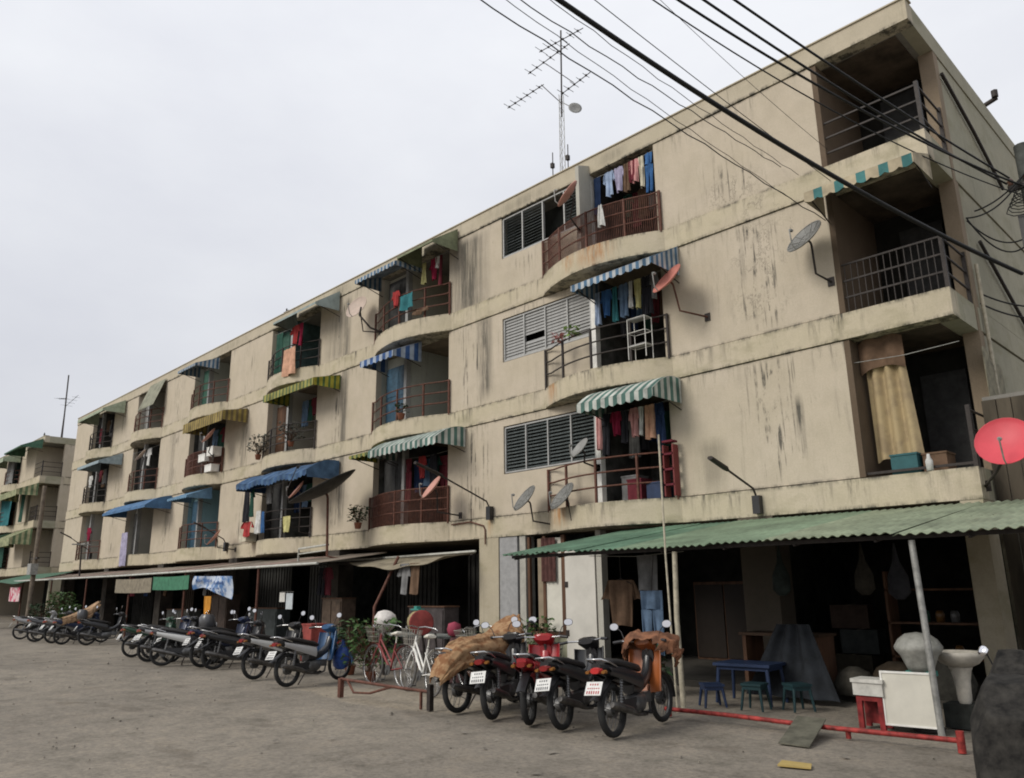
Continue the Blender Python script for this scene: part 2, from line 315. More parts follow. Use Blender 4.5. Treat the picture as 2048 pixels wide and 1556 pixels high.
# one sheet, denser near the camera, gently uneven
def gz(x, y):
    return .012 * math.sin(x * .9 + 1.3 * math.sin(y * .7)) * math.cos(y * .8) - .012
xs = [-400, -120, -70] + [-55 + i * 1.25 for i in range(57)] + [40, 120, 400]; ys = [-200, -60, -25] + [-15 + i * .9 for i in range(16)] + [2, 10, 60, 300]
gm.add([(x, y, gz(x, y)) for x in xs for y in ys], [(i * len(ys) + j, (i + 1) * len(ys) + j, (i + 1) * len(ys) + j + 1, i * len(ys) + j + 1) for i in range(len(xs) - 1) for j in range(len(ys) - 1)], True)
tag(gm.build('ground', M_ground), kind='structure')
tag(MB().box(-50.4, -3.0, -1.2, 2.9, -.05, .09).build('pavement', mat("shade_dark_pavement", (.06, .055, .047), .9, var=.35, scale=2)), kind='structure')  # pavement colour lowered to carry the shade under the awnings

# ---------------------------------------------------------------- apartment blocks
LV = [(3.28, 5.66), (6.12, 8.44), (8.92, 11.05)]            # floor to soffit of the three upper storeys
BANDS = [(2.80, 3.28), (5.66, 6.12), (8.44, 8.92)]
def arc(x0, x1, s, n=14):
    return [(x0 + (x1 - x0) * i / n, -s * math.sin(PI * i / n) ** .85) for i in range(n + 1)]
M_rc = {'grey': M_recess, 'green': plaster("recess_grey_green", (.38, .39, .34), (.42, .43, .38)), 'blue': plaster("recess_light_blue", (.22, .36, .40), (.26, .40, .44)),
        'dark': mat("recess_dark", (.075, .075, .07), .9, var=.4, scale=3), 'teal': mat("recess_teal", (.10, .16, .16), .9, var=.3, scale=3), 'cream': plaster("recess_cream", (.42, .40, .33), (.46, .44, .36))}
M_door = {'brown': M_brown, 'blue': mat("door_blue", (.04, .09, .14), .5, var=.3), 'green': mat("door_green", (.04, .11, .08), .6, var=.3), 'dark': mat("door_dark", (.04, .04, .04), .6, var=.3), 'grey': mat("door_grey", (.2, .2, .19), .6)}
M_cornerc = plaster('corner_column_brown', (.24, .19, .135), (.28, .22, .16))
M_cornerb = mat('corner_back', (.02, .019, .016), .9, var=.4, scale=3)  # near-black colour stands for the unlit depth of the corner balconies
M_cornerw = plaster('corner_brown', (.11, .08, .055), (.14, .105, .075))  # brown wall, taken darker for the missing light in the corner
def railing(par, x0, x1, z, s=.5, h=.92, nb=3, post=4, m=None, mesh=False, y_in=.05):
    m = m or M_iron; A = [(x, min(y, -.05 - y_in)) for x, y in arc(x0, x1, s, 18)]
    for i in range(nb):
        zz = z + h - i * h / nb * .95 if nb > 1 else z + h
        MB().tube([(x, y + y_in, zz) for x, y in A], .019, 5).build('rail', m, par)
    for k in range(post):
        x, y = A[round(k * 18 / (post - 1))]
        MB().box(x - .022, x + .022, y + y_in - .022, y + y_in + .022, z - .03, z + h + .02).build('railing_post', m, par)
    if mesh:
        B = MB(); n = 84; AA = [(x, min(y, -.05 - y_in)) for x, y in arc(x0, x1, s, n)]
        for x, y in AA: B.box(x - .006, x + .006, y + y_in - .006, y + y_in + .006, z, z + h)
        B.build('railing_bars', m, par)
def louvre_window(par, x0, x1, z0, z1, pale=False, cols=4, hole=None, open_=.9):
    fr = MB(); y0, y1 = .03, .09; t = .035
    fr.box(x0, x1, y0, y1, z0, z0 + t).box(x0, x1, y0, y1, z1 - t, z1)
    for k in range(cols + 1):
        x = x0 + (x1 - x0) * k / cols; xa = min(max(x - t / 2, x0), x1 - t); fr.box(xa, xa + t, y0 - .004, y1 + .004, z0 + t, z1 - t)
    W = fr.build('window', M_alu, par)
    n = 13; cw = (x1 - x0) / cols
    base = None
    for k in range(cols):
        for i in range(n):
            if hole and (k, i) in hole: continue
            zc = z0 + t + (z1 - z0 - 2 * t) * (i + .5) / n; xc = x0 + (k + .5) * cw
            a = math.radians((18 if pale else 48) + rnd.uniform(-4, 4))
            if base is None: base = MB().box(-cw / 2 + .02, cw / 2 - .02, -.004, .004, -.043, .043).build('louvre', M_glass_p if pale else M_glass_l, W); base.location = (xc, .065, zc); base.rotation_euler = (-a, 0, 0)
            else: share(base, 'louvre', W, (xc, .065, zc), (-a, 0, 0))
def wall(par, x0, x1, z0, z1, y0=0., y1=.2, m=None, name='wall_panel'):
    g = .018; return MB().box(x0, x1, y0, y1, z0 + g, z1 - g).build(name, m or M_wall, par)
def block(dx, bays, xl, label, loc, cw=None, cb=None):
    """bays: list of dicts R, kind 'A'/'B', rc (three colours), door (three), rail (three)"""
    B = empty('apartment_building', (0, 0, 0), 0, label, 'building')
    xr = -3.43 + dx; xc = -5.18 + dx
    segs = []; right = xc
    for b in bays:
        R = b['R'] + dx; segs.append((R, right)); right = R - (4.84 if b['kind'] == 'A' else 3.42)
    segs.append((xl, right))
    # storeys
    for f, (z0, z1) in enumerate(LV):
        for a, c in segs:
            if c - a > .05: wall(B, a, c, z0, z1)
        for b in bays:
            R = b['R'] + dx; m = M_rc[b['rc'][f]]; L0 = R - 1.9 if b['kind'] == 'B' else R - 1.82
            # recess: back wall, side walls
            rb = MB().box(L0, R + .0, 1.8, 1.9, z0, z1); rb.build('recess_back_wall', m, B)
            MB().box(L0 - .12, L0, .16, 1.9, z0, z1).build('recess_side_wall', m, B)
            MB().box(R + .002, R + .12, .202, 1.9, z0, z1).build('recess_side_wall', m, B)
            dk = M_door[b['door'][f]]
            D = MB().box(L0 + .75, L0 + 1.55, 1.74, 1.79, z0, z0 + 1.95).build('door', dk, B)
            MB().box(L0 + 1.42, L0 + 1.46, 1.69, 1.74, z0 + .95, z0 + 1.05).build('handle', M_alu, D)
            MB().box(L0 - .12, L0, .0, .15, z0, z1).build('jamb_post', M_white if b['kind'] == 'A' else M_alu, B)
            if b['kind'] == 'B':
                a0, a1 = R - 3.42, L0 - .12
                MB().box(a0, a1, .42, .5, z0, z1).build('recess_back_wall', m, B)
                MB().box(a0 - .1, a0, .2, .5, z0, z1).build('recess_side_wall', m, B)
                for q in (0, 1):
                    w_ = (a1 - a0 - .1) / 2; D = MB().box(a0 + .04 + q * (w_ + .02), a0 + .04 + w_ + q * (w_ + .02), .36, .41, z0 + .02, z0 + 2.0).build('door_leaf', dk, B)
                    for zz in (.2, 1.1): MB().box(a0 + .1 + q * (w_ + .02), a0 + w_ - .02 + q * (w_ + .02), .345, .358, z0 + zz, z0 + zz + .75).build('door_panel', dk, D)
            else:
                wz = {0: (4.30, 5.44), 1: (7.11, 8.22), 2: (9.90, 11.02)}[f]
                xa, xb = R - 4.84, R - 1.94
                wall(B, xa, xb, z0, wz[0]); 
                if z1 - wz[1] > .06: wall(B, xa, xb, wz[1], z1)
                hole = {1: {(1, 4), (1, 5)}, 2: {(2, i) for i in range(13)}}.get(f)
                louvre_window(B, xa + .02, xb - .02, wz[0] + .005, wz[1] - .005, pale=(f == 1), hole=hole)
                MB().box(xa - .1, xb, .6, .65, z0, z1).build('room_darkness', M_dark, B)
            # curved balcony slab
            s0, s1 = (R - 3.52, R + .13) if b['kind'] == 'B' else (R - 3.38, R + .16)
            bz0, bz1 = BANDS[f]; A = arc(s0, s1, .55, 20); k = len(A)
            vs = [(x, y - .032, bz0 + .002) for x, y in A] + [(x, y - .032, bz1 + .004) for x, y in A]
            mb = MB(); mb.add(vs, [(i, i + 1, i + 1 + k, i + k) for i in range(k - 1)], True)
            mb.add(vs[:k], [tuple(range(k))]); mb.add(vs[k:], [tuple(range(k - 1, -1, -1))])
            bal = mb.build('balcony', M_band, B)
            rk = b['rail'][f]
            if rk: railing(bal, s0 + .05, s1 - .05, bz1, s=.5, mesh=('m' in rk), post=5 if 'p' in rk else 4, nb=3, m=M_irond if 'd' in rk else M_iron)
        # corner balcony
        m = M_rc['dark']
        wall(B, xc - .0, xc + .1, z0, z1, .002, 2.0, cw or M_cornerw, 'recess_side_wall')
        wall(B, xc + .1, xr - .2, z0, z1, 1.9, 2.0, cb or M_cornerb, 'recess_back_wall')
        D = MB().box(xc + .55, xc + 1.3, 1.84, 1.89, z0 + .02, z0 + 1.95).build('door', M_door['dark'], B)
        if f == 0:
            MB().box(xc + .1, xr - .02, .04, .07, z0 + .05, z0 + .09).build('front_rail', M_irond, B)
        else:
            for q in (.28, .58, .88): MB().box(xc + .1, xr - .02, .05, .075, z0 + q, z0 + q + .03).build('front_rail', M_irond, B)
        if f == 1:
            nb_ = MB()
            for q in range(15): nb_.box(xc + .14 + q * .11, xc + .152 + q * .11, .055, .067, z0, z0 + .9)
            nb_.build('railing_bars', M_irond, B)
        sr = MB()
        for q in (.28, .58, .88): sr.tube([(xr - .04, .06, z0 + q), (xr - .04, 1.2, z0 + q)], .02, 5)
        sr.build('side_rail', M_irond, B)
        MB().box(xr - .07, xr - .01, .03, .09, z0, z0 + .95).build('railing_post', M_irond, B)
        MB().box(xr - .07, xr - .01, 1.15, 1.21, z0, z0 + .95).build('railing_post', M_irond, B)
        # side wall panel behind the corner balcony
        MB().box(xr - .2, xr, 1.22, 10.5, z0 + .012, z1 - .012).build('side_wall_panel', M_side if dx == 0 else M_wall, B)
    MB().box(xr - .24, xr + .012, 1.19, 1.42, 3.28, 11.05).build('corner_column', M_cornerc if dx == 0 else M_wall, B)
    if dx == 0:
        for zz in (5.74, 8.52, 11.13): MB().box(xc + .1, xr - .3, .28, 1.88, zz - .1 + .0, zz - .075).build('corner_ceiling', mat('unlit_dark_ceiling', (.085, .065, .048), .9, var=.4, scale=2), B)  # ceiling sheets coloured dark for the unlit corner balconies
    # bands, slabs, parapet
    for z0, z1 in BANDS:
        MB().box(xl, xr, -.03, .3, z0, z1).build('floor_band', M_band, B)
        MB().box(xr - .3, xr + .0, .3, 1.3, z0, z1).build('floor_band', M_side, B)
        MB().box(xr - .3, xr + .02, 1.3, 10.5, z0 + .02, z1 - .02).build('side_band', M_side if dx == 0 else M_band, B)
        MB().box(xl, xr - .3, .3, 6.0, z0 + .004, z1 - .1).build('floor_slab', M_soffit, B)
    MB().box(xl, xr + .02, -.03, .25, 11.05, 11.46).build('parapet', M_parapet, B)
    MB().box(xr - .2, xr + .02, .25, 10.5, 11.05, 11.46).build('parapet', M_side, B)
    MB().box(xl, xr - .2, .25, 10.3, 11.05, 11.2).build('roof_slab', M_roof, B)
    MB().box(xl, xr + .05, -.06, .2, 11.46, 11.485).build('parapet_cap', M_parapet, B)
    MB().box(xl, xl + .2, .2, 10.5, 0, 11.05).build('end_wall', M_wall, B)
    MB().box(xl + .2, xr - .2, 10.3, 10.5, 0, 11.05).build('rear_wall', M_wall, B)
    MB().box(xl + .2, xr - .2, 6.0, 6.1, 0, 11.0).build('light_block_wall', M_dark, B)  # unseen wall added inside the block to stop light
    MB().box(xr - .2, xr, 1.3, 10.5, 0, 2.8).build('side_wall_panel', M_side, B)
    return B
BAYS = [dict(R=-8.78, kind='A', rc=('dark', 'dark', 'dark'), door=('brown', 'dark', 'dark'), rail=('p', 'pd', 'pm')),
        dict(R=-15.74, kind='B', rc=('dark', 'green', 'cream'), door=('dark', 'blue', 'dark'), rail=('pm', 'p', 'p')),
        dict(R=-22.57, kind='B', rc=('dark', 'grey', 'teal'), door=('dark', 'brown', 'green'), rail=('d', 'd', 'pd')),
        dict(R=-29.44, kind='B', rc=('blue', 'dark', 'green'), door=('blue', 'dark', 'green'), rail=('p', 'pm', 'p')),
        dict(R=-36.15, kind='B', rc=('grey', 'dark', 'grey'), door=('dark', 'dark', 'grey'), rail=(None, 'p', 'p')),
        dict(R=-42.9, kind='B', rc=('grey', 'dark', 'dark'), door=('grey', 'dark', 'dark'), rail=('p', 'pd', 'pd'))]
XL = -49.3
B1 = block(0, BAYS, XL, 'long four storey cream apartment block with curved balconies facing the yard', None)
B2 = block(-52.57, [dict(R=-8.78, kind='B', rc=('green', 'teal', 'teal'), door=('green', 'green', 'dark'), rail=('p', 'p', 'p')), dict(R=-15.74, kind='B', rc=('dark', 'dark', 'dark'), door=('dark', 'dark', 'dark'), rail=('p', 'p', 'p'))], -76.0,
           'second cream apartment block beyond the gap at the far end', None, M_wall, M_rc['grey'])
# fin wall beside the top balcony of the stair bay
MB().prism([(0, 0), (0, 2.35), (.42, 2.2), (.42, 0)], .1, Matrix.Translation((-10.68, 0.0, 8.93)) @ Matrix.Rotation(-PI / 2, 4, 'Z')).build('fin_wall', M_rc['grey'], B1)

M_dcol = mat('shade_dark_column', (.07, .06, .05), .9, var=.4, scale=2)  # darker column colour with the shade of the shop fronts painted in
# ground floor of the near block
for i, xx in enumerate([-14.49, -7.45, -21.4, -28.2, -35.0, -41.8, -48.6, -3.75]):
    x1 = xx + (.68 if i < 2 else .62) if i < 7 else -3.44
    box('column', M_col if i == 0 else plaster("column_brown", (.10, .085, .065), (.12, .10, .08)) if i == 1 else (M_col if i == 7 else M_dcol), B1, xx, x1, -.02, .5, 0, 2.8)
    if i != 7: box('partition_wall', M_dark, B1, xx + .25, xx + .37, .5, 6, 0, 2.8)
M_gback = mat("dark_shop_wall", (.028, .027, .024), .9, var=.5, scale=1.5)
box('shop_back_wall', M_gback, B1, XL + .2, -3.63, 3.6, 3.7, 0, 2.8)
# shopfront with a framed white board between grey pier and open white door
box('pier', mat("grey_pier", (.30, .30, .30), .85, var=.15), B1, -13.79, -13.2, .0, .35, 0, 2.79)
box('pier', mat("pale_pier", (.36, .35, .31), .85, var=.15), B1, -13.12, -12.93, .0, .3, 0, 2.79)
box('window_parapet', mat("mossy_low_wall", (.24, .24, .17), .9, var=.3, scale=3), B1, -12.93, -11.72, .0, .15, 0.09, .6)
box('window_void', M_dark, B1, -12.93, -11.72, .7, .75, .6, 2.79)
SW = MB().box(-12.9, -12.83, .03, .1, .6, 2.75).box(-11.86, -11.76, .03, .1, .6, 2.75).box(-12.83, -11.86, .03, .1, .6, .68).box(-12.42, -12.34, .03, .1, .68, 2.75).build('window', M_brown, B1)
MB().box(-12.34, -11.88, .06, .09, .7, 2.7).build('board', M_offw, SW)
MB().box(-12.62, -12.44, .08, .1, .75, 2.7).build('panel', mat("tan_panel", (.25, .2, .14), .8), SW)
MB().grid(lambda u, v: (-12.42 + .42 * u, .0 - .03 * math.sin(u * 22) , 2.7 - .95 * v), 14, 5, .01).build('curtain', mat("maroon_cloth", (.09, .04, .035), .9, var=.3), SW)
DL = MB().box(-11.70, -10.86, -.03, .03, .12, 2.42).build('open_door', mat("white_door", (.55, .53, .48), .6, var=.08, scale=2), B1)
for zz in (.62, 1.62): MB().box(-11.71, -11.62, -.045, -.03, zz, zz + .12).build('hinge', M_irond, DL)
box('door_jamb', M_rc['grey'], B1, -10.84, -10.7, .0, .2, .09, 2.79)
# fronts of the far shops: folding grilles and shutters set back in shade
for i, x0 in enumerate([-20.7, -27.5, -34.3, -41.1, -47.9]):
    w_ = 6.0; mm = [M_gback, mat("shutter_grey", (.10, .10, .095), .7), mat("shutter_brown", (.08, .06, .045), .7), M_gback, mat("shutter_green", (.03, .07, .05), .7)][i]
    if i == 4: w_ = -1
    k = 0
    while w_ > 0 and k < 5:
        a = x0 + k * 1.2
        if (i + k) % 3: 
            p = MB(); 
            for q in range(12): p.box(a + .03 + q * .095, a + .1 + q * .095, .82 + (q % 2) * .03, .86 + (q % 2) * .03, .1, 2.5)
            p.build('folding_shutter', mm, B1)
        k += 1
# side lean-to of boards at the right end
shed = empty('shed', (-1.5, 2, 0), 0, 'dark weathered board shed against the right end wall behind the red dish', 'shed')
for k in range(17):
    x = -3.40 + k * .2; MB().box(x, x + .19, .55 + .012 * (k % 3), .58 + .012 * (k % 3), 0, 4.35).build('board', mat("shed_board", (.07, .058, .042), .9, var=.4, scale=3, stretch=(1, 1, .15)), shed, (-1.5, 2, 0))
MB().box(-3.40, .05, .62, 3.4, 4.36, 4.42).build('roof', M_roof, shed, (-1.5, 2, 0))
MB().box(-.1, .0, .62, 3.4, 0, 4.36).build('side_boards', mat("shed_board", (0, 0, 0)), shed, (-1.5, 2, 0))

# ---------------------------------------------------------------- awnings over balconies
AWE = {}
def awning(mname, x0, x1, zb, zf, yf, label, val=.16, barrel=.0, yb=-.04, yk=None, sides=True, sag=.0, scallop=True):
    """canvas on an iron frame: canopy, scalloped valance, two arms"""
    T = empty('awning', ((x0 + x1) / 2, 0, zb), 0, label, 'awning', 'canvas awnings over the balconies'); o = ((x0 + x1) / 2, 0, zb); m = AWM[mname]
    def top(u, v):
        y = yb + (yf - yb) * v; z = zb + (zf - zb) * v + barrel * math.sin(PI * min(1, v * .5 + .5) ) * (math.sin(v * PI * .5)) * 1.0 + barrel * math.sin(v * PI) * .6
        z += -sag * math.sin(u * PI * 3) ** 2 * v
        return (x0 + (x1 - x0) * u, y, z)
    MB().grid(top, 16, 6, .012).build('canopy', m, T, o)
    zf2 = top(.5, 1)[2]
    if val:
        n = max(4, round((x1 - x0) / .22))
        def va(u, v):
            sc_ = (.045 * abs(math.sin(u * n * PI)) if scallop else 0)
            return (x0 + (x1 - x0) * u, yf - .01, top(u, 1)[2] + .0 - v * (val - .045 + sc_) )
        MB().grid(va, n * 4, 1, .008, False).build('valance', m, T, o)
        if sides:
            for xs_ in (x0, x1):
                me_ = AWE.get(mname, m); q = MB(); P0 = [top(0 if xs_ == x0 else 1, v / 6) for v in range(7)]
                vs = [(xs_, p[1], p[2]) for p in P0] + [(xs_, p[1], top(.5, 1)[2] - val * .8) for p in P0]
                q.add(vs, [(i, i + 1, i + 8, i + 7) for i in range(6)]); q.build('end_panel', me_, T, o)
    for xs_ in (x0 + .04, x1 - .04):
        MB().tube([(xs_, yf + .03, zf2 - .03), (xs_, -.02, min(zf2, zb) - .28)], .013, 5).build('arm', M_irond, T, o)
    return T
AWM = {'bluewhite': stripes("canvas_blue_white", (.10, .19, .30), (.50, .53, .55), .17), 'greenwhite': stripes("canvas_green_white", (.10, .19, .165), (.55, .57, .53), .21),
       'bluestrong': stripes("canvas_strong_blue_white", (.055, .12, .30), (.40, .46, .55), .3), 'moss': mat("canvas_moss", (.19, .21, .13), .9, var=.3, scale=3),
       'greygreen': mat("canvas_grey_green", (.27, .32, .31), .9, var=.2, scale=3), 'yellowgreen': stripes("canvas_yellow_green", (.34, .32, .10), (.10, .15, .07), .22, ratio=.6),
       'yellow': stripes("canvas_yellow_brown", (.36, .28, .09), (.19, .145, .075), .2), 'blue': stripes("canvas_blue", (.05, .105, .22), (.08, .15, .26), .35), 'royal': mat("canvas_royal_blue", (.065, .15, .29), .7, var=.25, scale=3),
       'paleblue': mat("canvas_pale_blue", (.28, .35, .38), .85, var=.2), 'sky': mat("canvas_sky_blue", (.13, .24, .36), .85, var=.2), 'tarp': mat("tarp_olive_grey", (.24, .24, .18), .85, var=.3, scale=3),
       'yw': stripes("canvas_pale_yellow_green", (.46, .44, .26), (.16, .22, .12), .3), 'cornerstripe': stripes("canvas_teal_cream", (.08, .24, .24), (.55, .47, .33), .36, ratio=.42), 'green': mat("canvas_green", (.06, .13, .085), .8, var=.25), 'palegreen': mat("canvas_pale_green", (.33, .38, .28), .85, var=.2)}
AWE.update(bluewhite=stripes("end_blue_white", (.10, .19, .30), (.50, .53, .55), .17, axis=1), greenwhite=stripes("end_green_white", (.10, .19, .165), (.55, .57, .53), .21, axis=1), bluestrong=stripes("end_strong_blue", (.055, .12, .30), (.40, .46, .55), .3, axis=1),
           yellowgreen=stripes("end_yellow_green", (.42, .38, .06), (.10, .17, .06), .2, axis=1, ratio=.6), yellow=stripes("end_yellow_brown", (.36, .28, .09), (.19, .145, .075), .2, axis=1), yw=stripes("end_yw", (.46, .44, .26), (.16, .22, .12), .3, axis=1))
awning('bluewhite', -10.42, -8.3, 8.43, 7.92, -1.0, 'faded blue and white striped awning just under the rust stained top balcony')
awning('greenwhite', -10.36, -8.45, 5.62, 5.28, -1.0, 'rounded green and white striped awning over the lowest balcony beside the louvre windows', barrel=.12, val=.2)
awning('cornerstripe', -5.2, -3.42, 8.42, 8.12, -.85, 'tattered teal and cream striped awning on the middle corner balcony', val=.2)
awning('bluewhite', -18.95, -16.95, 10.98, 10.62, -1.0, 'grey blue striped awning on the top balcony left of its moss green cover', val=.14)
awning('moss', -16.9, -15.3, 11.3, 10.72, -.95, 'faded moss green canvas cover over laundry on the top balcony', val=.1, scallop=False, yb=-.08)
awning('bluestrong', -18.5, -16.9, 8.42, 7.98, -1.0, 'short bright blue and white striped awning over the open curved balcony', val=.2)
awning('greenwhite', -17.95, -15.0, 5.64, 5.3, -1.0, 'long rounded green and white striped awning with a dish in front', barrel=.1, val=.2)
awning('yellowgreen', -18.9, -18.0, 5.6, 5.28, -1.0, 'short yellowish awning end left of the long green striped one', val=.1)
awning('greygreen', -24.1, -21.3, 11.2, 10.62, -.95, 'pale grey green canvas cover above red clothes on a top balcony', val=.12, scallop=False, yb=-.08)
awning('yellowgreen', -24.35, -21.1, 8.3, 8.05, -1.0, 'yellow and green striped awning on a middle floor balcony', val=.28, scallop=False)
awning('blue', -25.6, -20.95, 5.5, 5.15, -1.15, 'wide sagging dark blue awning behind the big black dish', barrel=.12, val=.18, sag=.08)
awning('bluewhite', -32.2, -30.4, 10.95, 10.55, -1.0, 'small navy striped awning on the top balcony left of a bare grey recess', val=.12)
awning('yellow', -31.05, -27.5, 8.3, 8.1, -1.0, 'mustard yellow striped awning above a balcony with white boxes', val=.42, scallop=False)
awning('sky', -32.0, -30.1, 5.6, 5.22, -1.0, 'light blue awning over the pale blue painted balcony', val=.1)
awning('tarp', -37.9, -36.0, 11.2, 9.9, -.55, 'olive grey tarpaulin hung steeply over a top balcony', val=0, yb=-.08)
awning('royal', -39.4, -34.1, 5.62, 5.18, -1.1, 'plain bright blue awning on a lowest balcony in the left half', barrel=.1, val=.14, scallop=False)
awning('palegreen', -45.2, -41.2, 11.1, 10.55, -1.1, 'pale green awning on the last top balcony of the near block', val=.16, yb=-.08)
awning('paleblue', -44.2, -40.9, 8.35, 7.9, -1.1, 'pale grey blue awning on the last middle balcony of the near block', val=.16)
awning('green', -60.2, -56.0, 11.25, 10.7, -1.3, 'small dark green awning on the top corner balcony of the far block', val=.1, yb=-.1)
awning('yw', -60.5, -55.9, 8.42, 7.95, -1.2, 'pale yellow striped awning on the middle corner balcony of the far block', val=.4)
awning('yw', -60.0, -55.9, 5.62, 5.0, -1.2, 'dull yellow awning on the lowest corner balcony of the far block', val=.5)
awning('palegreen', -65.0, -61.3, 11.1, 10.6, -1.1, 'pale striped awning on the top floor of the far block', val=.3, yb=-.08)
awning('yw', -66.0, -61.3, 8.42, 8.0, -1.1, 'green edged pale awning on the middle floor of the far block', val=.3)
awning('green', -65.5, -61.3, 5.62, 5.2, -1.1, 'dark green awning on the lowest floor of the far block', val=.3)

# ---------------------------------------------------------------- big green corrugated awning at right
M_corr = mat("green_corrugated", (.12, .215, .145), .55, .1, var=.3, scale=1.6)
M_corr3 = mat("half_faded_corrugated", (.18, .25, .165), .6, .1, var=.3, scale=1.3); M_corr2 = mat("faded_green_corrugated", (.24, .28, .19), .6, .1, var=.3, scale=1.6)
GA = empty('corrugated_awning', (-5.5, 0, 2.1), 0, 'large faded green corrugated sheet awning over the open ground floor at right', 'awning'); o_ = (-5.5, 0, 2.1)
x = -9.85; k = 0
while x < -.6:
    x2 = x + .82
    def ga(u, v, x=x, x2=x2, k=k):
        X = x + (x2 - x) * u; Y = .0 - 3.66 * v - .03 * math.sin(k * 2.1); return (X, Y, 2.74 - .59 * v + .014 * math.sin(X * 2 * PI / .122) + .006 * (k % 2) + .012 * math.sin(k * 1.3) * v)
    MB().grid(ga, 36, 6, .006).build('sheet', (M_corr, M_corr3, M_corr2)[0 if x < -7.6 else (1 if x < -5.2 + .4 * (k % 2) else 2)], GA, o_); x += .8; k += 1
for y, z in ((-3.45, 2.10), (-1.9, 2.37), (-.2, 2.64)): MB().box(-9.8, -.7, y - .03, y + .03, z, z + .05).build('purlin', M_irond, GA, o_)
for k in range(10): MB().tube([(-9.7 + k, -.1, 2.62), (-9.7 + k, -3.5, 2.09)], .02, 5).build('rafter', M_irond, GA, o_)
p = tag(MB().tube([(-6.45, -3.56, 0), (-6.47, -3.56, 1.2), (-6.44, -3.56, 2.08)], .036, 10).build('awning_pole', M_pole), 'pale cream pole holding up the green awning by the motorbikes', 'pole', 'poles under the green awning')
tag(MB().tube([(-3.26, -3.5, 0), (-3.28, -3.5, 1.2), (-3.30, -3.5, 2.08)], .036, 10).build('awning_pole', M_galv), 'grey metal pole holding up the green awning beside the white board', 'pole', 'poles under the green awning')
tag(MB().tube([(-6.40, -3.78, 0.0), (-6.44, -3.78, 2.0), (-6.44, -3.78, 3.72)], .014, 6).build('thin_pipe', M_pole), 'thin pale pipe rising past the edge of the green awning', 'pipe')
# sloping tin roofs of the far shops
M_tin = mat("rusty_tin", (.25, .21, .17), .7, .1, var=.35, scale=1.2); M_tinp = mat("pinkish_tin", (.30, .21, .18), .7, .1, var=.35, scale=1.2); M_pipe = mat("gutter_white", (.45, .45, .41), .5, var=.2)
LT = empty('lean_to_roof', (-33, 0, 2.3), 0, 'long rusty tin lean-to roof with pale gutter above the far shops', 'roof'); o_ = (-33, 0, 2.3)
x = -18.3 - 30.4; k = 0
while x < -18.4:
    def lt(u, v, x=x, k=k):
        X = x + .97 * u; return (X, -.04 - 2.15 * v, 2.62 - .30 * v + .016 * math.sin(X * 2 * PI / .16) + .01 * math.sin(k * 1.9))
    MB().grid(lt, 24, 4, .006).build('sheet', (M_tin, M_tinp, M_tin, M_tin)[(k * 7 // 3) % 4], LT, o_); x += .95; k += 1
MB().tube([(-48.7, -2.26, 2.30), (-33, -2.27, 2.27), (-18.2, -2.26, 2.30)], .035, 8).build('gutter', M_pipe, LT, o_)
for xx in (-21.5, -26.6, -31.7, -36.8, -41.9, -47): MB().tube([(xx, -2.2, 0), (xx, -2.2, 2.26)], .035, 8).build('post', M_iron, LT, o_)
GP = empty('gutter_frame', (-19, 0, 2.4), 0, 'long pale pipe with a rusty post left of the cream column', 'pipe'); o_ = (-19, 0, 2.4)
MB().tube([(-22.9, -.12, 2.50), (-19, -.12, 2.47), (-14.52, -.12, 2.5)], .03, 8).build('pipe', M_pipe, GP, o_)
MB().tube([(-22.9, -.22, 2.38), (-19, -.2, 2.37), (-14.52, -.22, 2.42)], .02, 8).build('pipe', M_irond, GP, o_)
MB().tube([(-17.0, -1.3, 0), (-17.0, -1.3, 1.2), (-17.0, -.6, 2.45)], .04, 8).build('post', M_iron, GP, o_)
tag(MB().grid(lambda u, v: (-18.6 + 4.0 * u, -.05 - 1.0 * v, 2.45 - .12 * v - .2 * math.sin(u * PI) * v - .03 * math.sin(u * 17) * v), 20, 6, .01).build('tarpaulin', mat("tan_tarp", (.27, .235, .17), .9, var=.25, scale=3)), 'sagging tan tarpaulin stretched left of the cream column', 'tarpaulin')
tag(MB().grid(lambda u, v: (-54.5 + 9 * u, -.3 - 2.4 * v, 2.75 - .55 * v - .06 * math.sin(u * 9) * v), 20, 5, .01).build('tarpaulin', AWM['green']), 'dark green tarpaulin roof at the far left end of the shops', 'tarpaulin')

